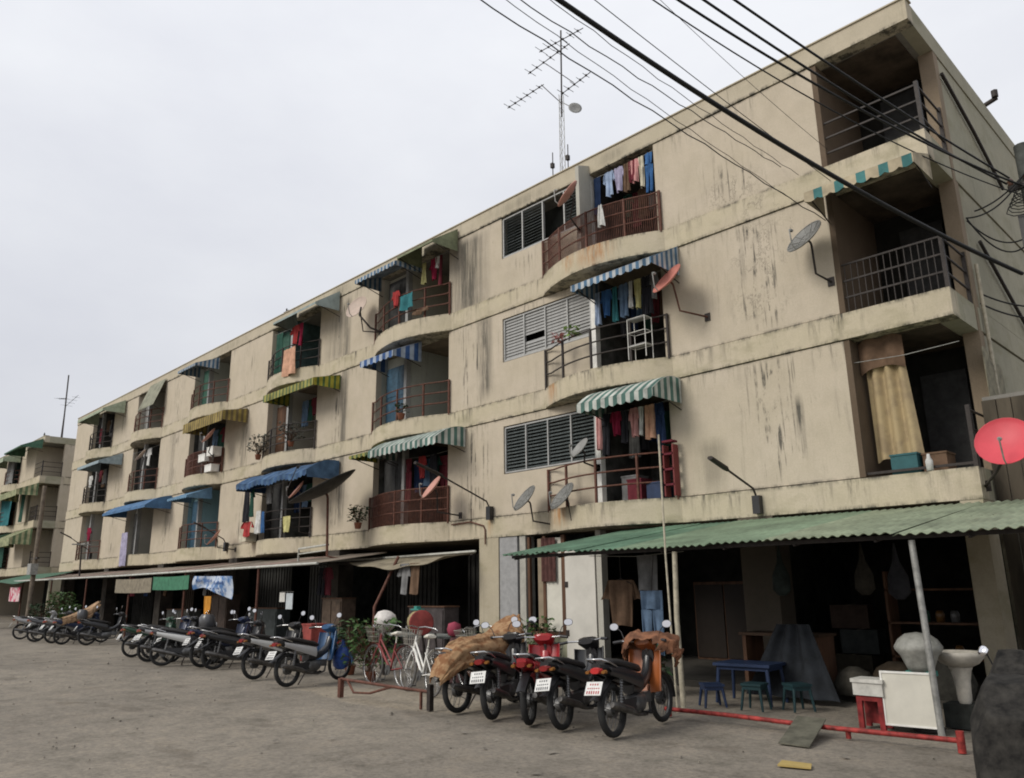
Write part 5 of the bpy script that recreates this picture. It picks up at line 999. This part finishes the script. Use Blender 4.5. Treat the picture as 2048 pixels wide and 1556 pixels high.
garment('towel', -37.6, -.62, 4.25, .75, 1.45, 'lilac', 'long pale lilac sheet hanging down over a lowest balcony')
garment('towel', -43.8, -.3, 10.0, .3, .8, 'maroon', 'maroon towel in the last top balcony'); garment('shirt', -44.2, -.2, 4.9, .5, .7, 'crimson', 'crimson shirt in the last lowest balcony'); garment('shirt', -44.6, -.3, 7.6, .5, .6, 'white', 'white cloth in the last middle balcony')
# fuller laundry: second lines deeper in the recesses
for (z, y, nm, n_, xa, xb, wh) in [(10.7, .9, 'top', 6, -10.3, -9.0, 'deep in the top balcony of the louvre bay'), (8.0, .7, 'mid', 7, -10.4, -8.95, 'deep in the middle balcony of the louvre bay'), (5.25, .8, 'low', 6, -10.4, -9.0, 'deep in the lowest balcony of the louvre bay'), (8.0, .3, 'c2', 4, -24.0, -22.7, 'under the yellow and green awning'), (8.0, .2, 'd2', 3, -31.0, -29.7, 'behind the white boxes'), (10.6, .2, 'f3', 4, -44.6, -43.2, 'in the last top balcony'), (7.9, .1, 'f2', 4, -44.6, -43.2, 'in the last middle balcony'), (5.1, .2, 'b1', 4, -17.4, -16.0, 'deep behind the long striped awning'), (5.1, .4, 'c1', 4, -24.4, -22.8, 'deep under the wide dark blue awning')]:
    cs = [['navy', 'grey', 'maroon', 'jeans', 'black', 'brown', 'darkgreen'][(k * 3 + len(nm) + int(z)) % 7] for k in range(n_)]
    for k in range(n_):
        kd = ['shirt', 'trousers', 'towel'][(k + int(z * 2)) % 3]
        garment(kd, xa + (xb - xa) * (k + .5) / n_, y + .05 * (k % 2), z, (xb - xa) / n_ * 1.15, [.6, .9, .75][(k + int(z * 2)) % 3], cs[k], f"{cs[k].replace('darkgreen', 'dark green').replace('jeans', 'denim blue')} {kd} {wh}", grp='laundry ' + wh)
# under the green awning
line(-8.9, -7.0, -2.5, 2.13, 'clothes line under the green awning')
garment('shirt', -8.25, -2.5, 1.72, .5, .72, 'brown', 'dull grey brown shirt hanging under the green awning', turn=.3); garment('towel', -7.74, -2.45, 2.1, .34, .55, 'grey', 'grey white cloth hanging under the green awning', turn=.3)
garment('trousers', -7.5, -2.7, 1.55, .34, .95, 'jeans', 'faded blue jeans hanging beside the cream pole', turn=.4)
tag(MB().tube([(-8.25, -2.5, 1.73), (-8.25, -2.5, 2.1)], .006, 5).tube([(-8.45, -2.52, 1.66), (-8.25, -2.5, 1.75), (-8.05, -2.48, 1.66)], .007, 5).build('clothes_hanger', M_irond), 'wire hanger holding the brown shirt', 'hanger')
tag(MB().tube([(-7.5, -2.7, 1.54), (-7.5, -2.6, 2.1)], .006, 5).tube([(-7.66, -2.75, 1.55), (-7.34, -2.63, 1.55)], .009, 5).build('clothes_hanger', M_irond), 'wire hanger holding the blue jeans', 'hanger')
# green cloth screens of the far block
for (x, z, w_, h, c, lab) in [(-62.3, 8.3, 3.0, 2.2, 'teal', 'teal screen filling a middle balcony of the far block'), (-62.6, 5.5, 2.8, 2.1, 'darkgreen', 'dark green screen in a lowest balcony of the far block'), (-57.9, 8.0, 1.0, 1.9, 'darkgreen', 'green curtain beside the middle corner balcony of the far block'), (-62.6, 10.8, 1.6, 1.8, 'grey', 'grey curtain in a top balcony of the far block')]:
    garment('towel', x, -.35, z, w_, h, c, lab)

# ---------------------------------------------------------------- things in the balconies
def crate(x0, x1, y0, y1, z0, z1, m, label, name='storage_box', cat='box'):
    T = empty(name, ((x0 + x1) / 2, (y0 + y1) / 2, z0), 0, label, cat); o = ((x0 + x1) / 2, (y0 + y1) / 2, z0)
    MB().box(x0, x1, y0, y1, z0, z1 - .03).build('body', m, T, o); MB().box(x0 - .012, x1 + .012, y0 - .012, y1 + .012, z1 - .03, z1).build('lid', m, T, o)
crate(-29.95, -29.4, -.45, -.1, 6.75, 7.1, M_white, 'upper white box on the balcony under the mustard awning'); crate(-30.7, -30.1, -.45, -.1, 6.6, 6.9, M_white, 'left white box on the balcony under the mustard awning'); crate(-30.1, -29.5, -.42, -.1, 6.14, 6.42, M_white, 'lower white box on the balcony under the mustard awning')
crate(-10.3, -9.9, .3, .7, 3.29, 3.9, CL['grey'], 'grey box standing in the lowest balcony of the louvre bay'); crate(-9.3, -8.95, -.2, .2, 3.29, 3.62, M_bluep, 'blue tub in the lowest balcony of the louvre bay', 'tub', 'tub'); crate(-9.85, -9.5, -.1, .25, 3.29, 3.75, CL['maroon'], 'maroon box in the lowest balcony of the louvre bay')
crate(-26.5, -26.0, -.5, -.1, 3.29, 3.6, CL['cream'], 'cream box below the red cloth on a lowest balcony')
crate(-4.7, -4.3, .1, .5, 3.30, 3.62, mat('dull_teal', (.03, .10, .11), .7), 'teal tub in the lowest corner balcony', 'tub', 'tub'); crate(-4.25, -3.9, .2, .6, 3.30, 3.6, CL['brown'], 'brown box in the lowest corner balcony')
tag(MB().grid(lambda u, v: (-5.0 + .62 * u + .12 * v * (u - .2), .35 + .05 * math.sin(u * 19 + v) + .05 * v, 5.5 - 1.95 * v - .12 * u * (1 - v) + .05 * math.sin(u * 6) * v), 30, 14, .01).build('curtain', cloth_print("tan_curtain", (.36, .28, .16), (.30, .23, .14), 2.5)), 'tall tan curtain hung in the lowest corner balcony', 'curtain')
tag(MB().grid(lambda u, v: (-5.06 + .72 * u, .28 + .03 * math.sin(u * 12 + 2), 5.6 - .55 * v + .1 * math.sin(u * 3)), 16, 5, .01).build('curtain', CL['brown']), 'short patterned brown cloth over the top of the tan curtain', 'curtain')
tag(MB().grid(lambda u, v: (-3.36 - .0 * u, .9 + 1.0 * u, 5.3 - 1.5 * v - .25 * u + .08 * math.sin(u * 9)), 14, 8, .012).build('tarpaulin', mat("khaki_tarp", (.22, .20, .14), .9, var=.3)), 'khaki tarpaulin on the side opening of the lowest corner balcony', 'tarpaulin')
for (x, y, z, c, lab) in [(-4.1, -.0, 3.39, 'white', 'small white bottle standing in the lowest corner balcony')]:
    tag(MB().lathe([(0, -.1), (.05, -.1), (.055, .05), (.03, .1), (.02, .16), (0, .16)], (x, y, z), Z1, 10).build('bottle', CL[c]), lab, 'bottle')
line(-5.1, -3.45, .1, 5.25, 'clothes line in the lowest corner balcony')
st = empty('wire_stand', (-9.15, -.35, 6.13), 0, 'white wire drying stand in the middle balcony of the louvre bay', 'stand'); o = (-9.15, -.35, 6.13)
q = MB()
for sx in (-.22, .22):
    for sy in (-.12, .12): q.tube([(-9.15 + sx, -.35 + sy, 6.13), (-9.15 + sx, -.35 + sy, 7.0)], .009, 5)
for zz in (6.4, 6.7, 7.0): q.tube([(-9.37, -.47, zz), (-8.93, -.47, zz), (-8.93, -.23, zz), (-9.37, -.23, zz)], .008, 5, closed=True)
q.build('frame', M_white, st, o)
for zz in (6.42, 6.98): MB().box(-9.36, -8.94, -.46, -.24, zz, zz + .012).build('shelf', M_alu, st, o)
rl = empty('shoe_rack', (-8.72, -.2, 3.3), 0, 'narrow red rack at the right side of the lowest louvre bay balcony', 'rack'); o = (-8.72, -.2, 3.3)
for zz in (3.5, 3.8, 4.1, 4.35): MB().box(-8.82, -8.58, -.28, -.1, zz, zz + .04).build('shelf', CL['maroon'], rl, o)
for xx in (-8.82, -8.6): MB().box(xx, xx + .03, -.28, -.1, 3.3, 4.3).build('side_post', mat('dull_red', (.16, .03, .03), .6), rl, o)
# potted plants
def leaf_plant(x, y, z, r, h, m, label, n=90, pot=None, seed=1, name='potted_plant', cat='plant'):
    T = empty(name, (x, y, z), 0, label, cat); o = (x, y, z); r_ = random.Random(seed)
    if pot: MB().lathe([(0, 0), (.08, 0), (.11, .16), (.12, .17), (.1, .17), (0, .15)], o, Z1, 12).build('pot', pot, T, o)
    q = MB(); S_ = MB(); z0 = z + (.15 if pot else 0)
    for i in range(n):
        a = r_.uniform(0, 2 * PI); t = r_.random() ** .6; e_ = r_.uniform(.15, 1); p = Vector((x + math.cos(a) * r * t, y + math.sin(a) * r * t, z0 + h * e_))
        d = Vector((math.cos(a), math.sin(a), r_.uniform(-.5, .9))).normalized(); u = d.cross(Vector((r_.uniform(-1, 1), r_.uniform(-1, 1), 1))).normalized(); l_ = r_.uniform(.05, .12) * (1 + h * .3); w_ = l_ * .32
        q.add([p, p + d * l_ * .5 + u * w_, p + d * l_ + Vector((0, 0, -l_ * .2)), p + d * l_ * .5 - u * w_], [(0, 1, 2, 3)])
        if i % 6 == 0: S_.tube([(x, y, z0 - .02), (x + (p.x - x) * .5, y + (p.y - y) * .5, z0 + h * e_ * .6), p], .006, 4)
    q.build('foliage', m, T, o); S_.build('stem', M_brown, T, o); return T
M_leaf = mat("leaf_green", (.055, .11, .03), .6, var=.5, scale=9); M_leafd = mat("leaf_dark", (.03, .06, .025), .6, var=.5, scale=9); M_pot = mat("clay_pot", (.25, .10, .06), .8)
leaf_plant(-19.1, -.5, 3.3, .28, .5, M_leafd, 'bushy dark green plant spilling from the left end of a lowest balcony', 160, M_pot, 3)
leaf_plant(-10.9, -.45, 7.02, .14, .22, mat("leaf_bright", (.20, .32, .08), .6, var=.3), 'bright green plant on the rail before the pale louvres', 50, None, 4); leaf_plant(-11.35, -.42, 7.02, .12, .18, CL['pink'], 'pink flowering plant on the rail before the pale louvres', 45, None, 5)
leaf_plant(-17.1, -.55, 6.12, .12, .28, M_leafd, 'small dark plant on the open curved balcony', 60, M_pot, 6)
leaf_plant(-25.9, -.3, 6.14, .35, .75, mat("leaf_grey", (.12, .13, .11), .7, var=.4), 'grey leafy plants crowding a middle balcony', 200, M_pot, 7); leaf_plant(-23.6, -.3, 6.3, .4, .65, mat("leaf_grey", (0, 0, 0)), 'dusty plants at the right of a middle balcony', 200, M_pot, 8)
leaf_plant(-12.7, -4.3, 0, .5, .95, M_leaf, 'yellow green potted shrub left of the bicycles', 330, M_pot, 9); leaf_plant(-14.0, -3.9, 0, .35, .8, M_leafd, 'dark potted shrub behind the blue bag', 260, M_pot, 10)
leaf_plant(-11.6, -2.8, 0, .4, .7, M_leafd, 'dark potted plant in shade below the red drum', 240, M_pot, 12); leaf_plant(-7.7, -2.6, 0, .3, .7, M_leafd, 'dark potted plant beside the hanging jeans', 200, M_pot, 13)
leaf_plant(-12.2, -.35, 0.09, .35, .75, M_leaf, 'mossy green plant before the low wall of the shop window', 200, M_pot, 14)
for i, (x, y, r, h) in enumerate([(-39.2, -2.4, .5, 1.7), (-41.2, -2.6, .5, 1.2), (-37.2, -2.6, .35, 1.2), (-33.6, -3.0, .35, 1.0)]):
    leaf_plant(x, y, 0, r, h, M_leafd if i % 2 else M_leaf, ['tall green shrub growing by the far shops', 'dark shrub left of the tall green one', 'smaller green shrub right of the tall one', 'low dark shrub behind the far motorbikes'][i], 700, None, 20 + i, 'shrub', 'shrub')

# ---------------------------------------------------------------- things in front of the shops
dr = empty('drum', (-12.3, -3.2, 0), 0, 'tan drum with a dull red face on a stand above the bicycles', 'drum'); o = (-12.3, -3.2, 0)
MB().lathe([(.0, 0), (.20, 0), (.235, .03), (.235, .05), (.21, .055), (0, .06)], (-12.32, -3.45, 1.0), (.86, -.5, .0), 22).build('drum_face', mat("faded_red", (.22, .04, .035), .6, var=.3), dr, o)
MB().lathe([(.0, 0), (.22, 0), (.225, .1), (.22, .44), (0, .44)], (-12.32 - .86 * .44, -3.45 + .5 * .44, 1.0), (.86, -.5, .0), 18).build('drum_body', mat("straw_cloth", (.33, .27, .14), .9, var=.3), dr, o)
for sx in (-.2, .2): MB().tube([(-12.4 + sx, -3.1, 0), (-12.4 + sx, -3.2, .8)], .02, 6).build('leg', M_irond, dr, o)
tag(MB().box(-12.7, -12.45, -3.42, -3.27, 1.225, 1.25).box(-12.62, -12.53, -3.4, -3.3, 1.25, 1.3).build('tray', mat("teal_tray", (0, 0, 0))), 'teal green tray lying on top of the tan drum', 'tray')
wbn = empty('white_bundle', (-13.42, -3.5, 0), 0, 'round white wrapped bundle on a post left of the red drum', 'bundle'); o = (-13.42, -3.5, 0)
MB().lathe([(0, -.2), (.12, -.18), (.21, -.06), (.23, .05), (.18, .16), (.08, .21), (0, .22)], (-13.42, -3.5, 1.0), (.2, .1, 1), 18).build('bundle', mat("white_plastic_wrap", (.60, .57, .54), .5, var=.15, scale=9, bump=1., bscale=14), wbn, o)
MB().tube([(-13.42, -3.5, 0), (-13.42, -3.5, .8)], .03, 6).build('stand', M_irond, wbn, o)
rt = empty('red_lantern', (-15.0, -3.6, 0), 0, 'small red ball on a stick beside the dark shrub', 'ball'); o = (-15.0, -3.6, 0)
MB().lathe([(0, -.13), (.08, -.1), (.125, 0), (.1, .09), (0, .13)], (-15.0, -3.6, .52), Z1, 16).build('ball', M_red, rt, o); MB().tube([(-15.0, -3.6, 0), (-15.0, -3.6, .42)], .014, 5).build('stick', M_irond, rt, o)
tag(MB().lathe([(0, -.12), (.1, -.1), (.13, 0), (.11, .1), (0, .14)], (-11.35, -3.45, .9), (.1, 0, 1), 14).build('cap', mat("pink_cloth_ball", (.26, .04, .07), .8, var=.2)), 'dark pink cloth ball right of the red drum', 'ball')
tag(MB().loft([((-11.35, -3.4, 0), .2, .2, X1, Y1), ((-11.35, -3.4, .4), .22, .2, X1, Y1), ((-11.35, -3.4, .78), .1, .1, X1, Y1)], 12, power=2).build('covered_stack', mat("dull_maroon_cloth", (.10, .05, .05), .9, var=.4)), 'dark maroon wrapped stack under the pink ball', 'bundle')
ck = empty('market_table', (-13.6, -2.6, 0), 0, 'cluttered dark table behind the bicycles', 'table'); o = (-13.6, -2.6, 0)
MB().box(-14.6, -12.2, -2.9, -2.2, .68, .72).build('table_top', mat("worn_table_top", (.16, .17, .16), .7, var=.3), ck, o)
for xx in (-14.5, -12.3): MB().box(xx, xx + .05, -2.85, -2.8, 0, .68).build('leg', M_irond, ck, o)
# banners and signs hung under the lean-to roof
bm_ = cloth_print("banner_blue_white", (.42, .47, .55), (.08, .17, .36), 3.2)
bn = empty('banner', (-24.3, -2.3, 2.2), 0, 'torn blue and white printed banner hanging skewed under the roof', 'banner'); o = (-24.3, -2.3, 2.2)
MB().grid(lambda u, v: (-25.7 + 2.75 * u, -2.28 - .05 * math.sin(u * 9 + v * 3), 2.12 - .05 * u - (.42 + .25 * u - .25 * math.sin(u * PI) * (1 - u)) * v), 20, 6, .008).build('cloth', bm_, bn, o)
for i, (u0, zz, w_, h_) in enumerate([(.1, 1.93, .5, .10), (.35, 1.9, .6, .12), (.6, 1.84, .7, .10), (.4, 1.70, .9, .05), (.62, 1.60, .7, .05)]):   # unreadable brush marks of the print
    B = MB()
    for k in range(int(w_ / .09)): B.box(-25.7 + 2.75 * u0 + k * .09, -25.7 + 2.75 * u0 + k * .09 + .055, -2.352, -2.347, zz + .01 * ((k * 7) % 3), zz + h_ - .02 * ((k * 5) % 3))
    B.build('faded_lettering', mat("banner_ink", (.07, .13, .30), .9), bn, o)
def hang(x0, x1, y, zt, zb, m, label, name, cat): return tag(MB().grid(lambda u, v: (x0 + (x1 - x0) * u, y - .02 * math.sin(u * 8), zt + (zb - zt) * v - .02 * math.sin(u * 3)), 12, 4, .015).build(name, m), label, cat)
hang(-29.1, -26.0, -2.3, 2.16, 1.72, mat("green_board", (.05, .17, .10), .8, var=.2), 'green hanging panel between the beige panel and the blue banner', 'shop_blind', 'blind')
hang(-32.9, -29.2, -2.3, 2.14, 1.64, mat("beige_board", (.22, .19, .14), .8, var=.25), 'grey beige hanging panel left of the green one', 'shop_blind', 'blind')
garment('towel', -23.5, -2.75, 1.5, .4, .95, 'peach', 'orange robe hanging under the blue banner'); repaint(bpy.data.objects[[o_.name for o_ in bpy.data.objects if o_.get('label', '').startswith('orange robe')][0]], {'towel'}, mat("orange_robe", (.50, .22, .03), .9, var=.2))
sg = empty('paper_notice', (-21.1, -1.5, 1.4), 0, 'pair of white papers hanging in the dark shop', 'notice'); o = (-21.1, -1.5, 1.4)
MB().box(-21.5, -21.2, -1.5, -1.485, 1.32, 1.58).build('paper', M_white, sg, o); MB().box(-21.12, -20.75, -1.5, -1.485, 1.12, 1.56).build('paper', mat("blueish_paper", (.5, .55, .58), .7), sg, o)
tag(MB().tube([(-21.5, -1.49, 1.6), (-20.7, -1.49, 1.6)], .006, 4).build('string', M_galv), 'string that the white papers hang from', 'string')
leaf = None
crate(-17.7, -17.25, -2.9, -2.5, .0, .85, mat("red_crate", (.28, .06, .05), .7, var=.3), 'red bin behind the white motorbike', 'bin', 'bin'); crate(-18.3, -17.8, -2.9, -2.5, 0, .75, CL['cream'], 'cream box behind the white motorbike')
# far left: clothes stand, pole
hang(-48.5, -46.4, -2.4, 2.0, 1.3, cloth_print("pink_white_print", (.55, .45, .45), (.45, .06, .12), 4), 'pink and white printed cloth hanging at the far left', 'hanging_cloth', 'cloth')
tag(MB().loft([((-47.6, -3.2, 0), .35, .3, X1, Y1), ((-47.6, -3.2, .5), .4, .3, X1, Y1), ((-47.5, -3.2, 1.0), .2, .2, X1, Y1)], 12, power=2.2).build('bundle', cloth_print("blue_pink_bundle", (.08, .16, .30), (.30, .08, .10), 4)), 'heap of blue and pink cloth at the far left edge', 'bundle')
lp = empty('utility_pole', (-42.0, -3.0, 0), 0, 'weathered pole standing before the gap between the two blocks', 'pole'); o = (-42.0, -3.0, 0)
MB().tube([(-41.9, -3, 0), (-42.0, -3, 6.6)], [.11, .09], 10).build('pole', mat("weathered_pole", (.16, .13, .10), .9, var=.3), lp, o)
MB().box(-42.5, -41.5, -3.05, -2.95, 3.2, 3.28).build('cross_arm', M_irond, lp, o)
MB().box(-42.3, -41.7, -3.2, -2.9, 2.5, 3.0).build('meter_box', M_galv, lp, o)
tl = empty('yard_lamp', (-38.7, -2.0, 3), 0, 'small four armed lamp above the lean-to at the left', 'lamp'); o = (-38.7, -2.0, 3)
MB().tube([(-38.6, -2, 2.3), (-38.8, -2, 3.7)], .04, 6).build('post', M_irond, tl, o); MB().tube([(-39.3, -2, 3.75), (-38.3, -2, 3.75)], .03, 6).tube([(-38.8, -2.4, 3.75), (-38.8, -1.6, 3.75)], .03, 6).build('arm', M_galv, tl, o)
wf = empty('drying_rack', (-20.3, -1.0, 2.5), 0, 'pale pipe rack on the lean-to roof below the balcony', 'rack'); o = (-20.3, -1.0, 2.5)
MB().tube([(-20.9, -1.3, 2.45), (-20.9, -1.3, 2.8), (-19.3, -1.3, 2.85)], .03, 6).tube([(-20.9, -1.3, 2.65), (-19.3, -1.3, 2.7)], .02, 6).build('pipe', M_pipe, wf, o)
# dim goods inside the far shops
for i, (x, y, w_, h_, c, lab) in enumerate([(-19.8, -.6, .5, 1.3, (.10, .07, .05), 'brown cupboard just inside the shop behind the blue motorbike'), (-24.0, -.5, .9, 1.0, (.06, .07, .07), 'grey cupboard inside the shop behind the blue banner'), (-27.0, -.6, .6, 1.4, (.07, .05, .04), 'dark tall cupboard inside the shop behind the green blind'), (-30.5, -.6, 1.0, .9, (.08, .08, .07), 'low grey cupboard inside the shop behind the beige blind'), (-15.8, -.4, .7, 1.1, (.06, .05, .05), 'dark cupboard in the bay left of the cream column')]):
    T = empty('cupboard', (x, y, .09), 0, lab, 'cupboard'); m_ = mat("cupboard_%s" % 'abcde'[i], c, .7, var=.3)
    MB().box(-w_, w_, -.2, .25, 0, h_).build('body', m_, T)
    for q in (-1, 1): MB().box(min(q * .02, q * (w_ - .04)), max(q * .02, q * (w_ - .04)), -.225, -.202, .06, h_ - .06).build('door', m_, T)
    MB().box(-w_ - .03, w_ + .03, -.23, .26, h_ + .001, h_ + .03).build('top_board', M_brown, T)
for i, (x, c, kd) in enumerate([(-16.3, 'grey', 'shirt'), (-15.9, 'brown', 'towel'), (-20.2, 'black', 'trousers'), (-19.9, 'maroon', 'shirt'), (-28.0, 'grey', 'shirt'), (-31.6, 'brown', 'shirt'), (-33.5, 'navy', 'towel'), (-35.2, 'maroon', 'towel')]):
    garment(kd, x, -.9, 2.25, .4, .75, c, f"{c} {kd} hanging in the shade of the shop front " + ['left of the cream column', 'beside the cream column', 'behind the white motorbike', 'right of the white papers', 'behind the green blind', 'behind the beige blind', 'left of the beige blind', 'near the far left posts'][i])
# litter and stones on the ground
r_ = random.Random(5); q = MB()
for i in range(260):
    x = r_.uniform(-26, 1); y = r_.uniform(-12, -4.4); s = r_.uniform(.006, .022) * (1 if r_.random() < .93 else 1.8); a = r_.uniform(0, PI)
    q.add([(x + s * math.cos(a + k * PI / 2 + .3 * math.sin(i + k)), y + s * math.sin(a + k * PI / 2), -.004) for k in range(4)] + [(x + .6 * s * math.cos(a + k * PI / 2), y + .6 * s * math.sin(a + k * PI / 2), s * .7) for k in range(4)], [(4, 5, 6, 7), (0, 1, 5, 4), (1, 2, 6, 5), (2, 3, 7, 6), (3, 0, 4, 7)])
for i in range(70):
    x = r_.uniform(-24, 0); y = r_.uniform(-9, -4.4); s = r_.uniform(.02, .05); a = r_.uniform(0, PI)
    q.add([(x + s * math.cos(a) * c1 - s * .6 * math.sin(a) * c2, y + s * math.sin(a) * c1 + s * .6 * math.cos(a) * c2, .004 + .012 * (c1 > 0) + .006 * (c2 > 0)) for c1, c2 in ((-1, -1), (1, -1), (1, 1), (-1, 1))], [(0, 1, 2, 3)])
tag(q.build('pebbles', mat("pebble_grey", (.2, .18, .15), .95, var=.4, scale=1)), 'scattered pebbles, grit and dry leaf scraps on the yard', 'pebbles', kind='stuff')
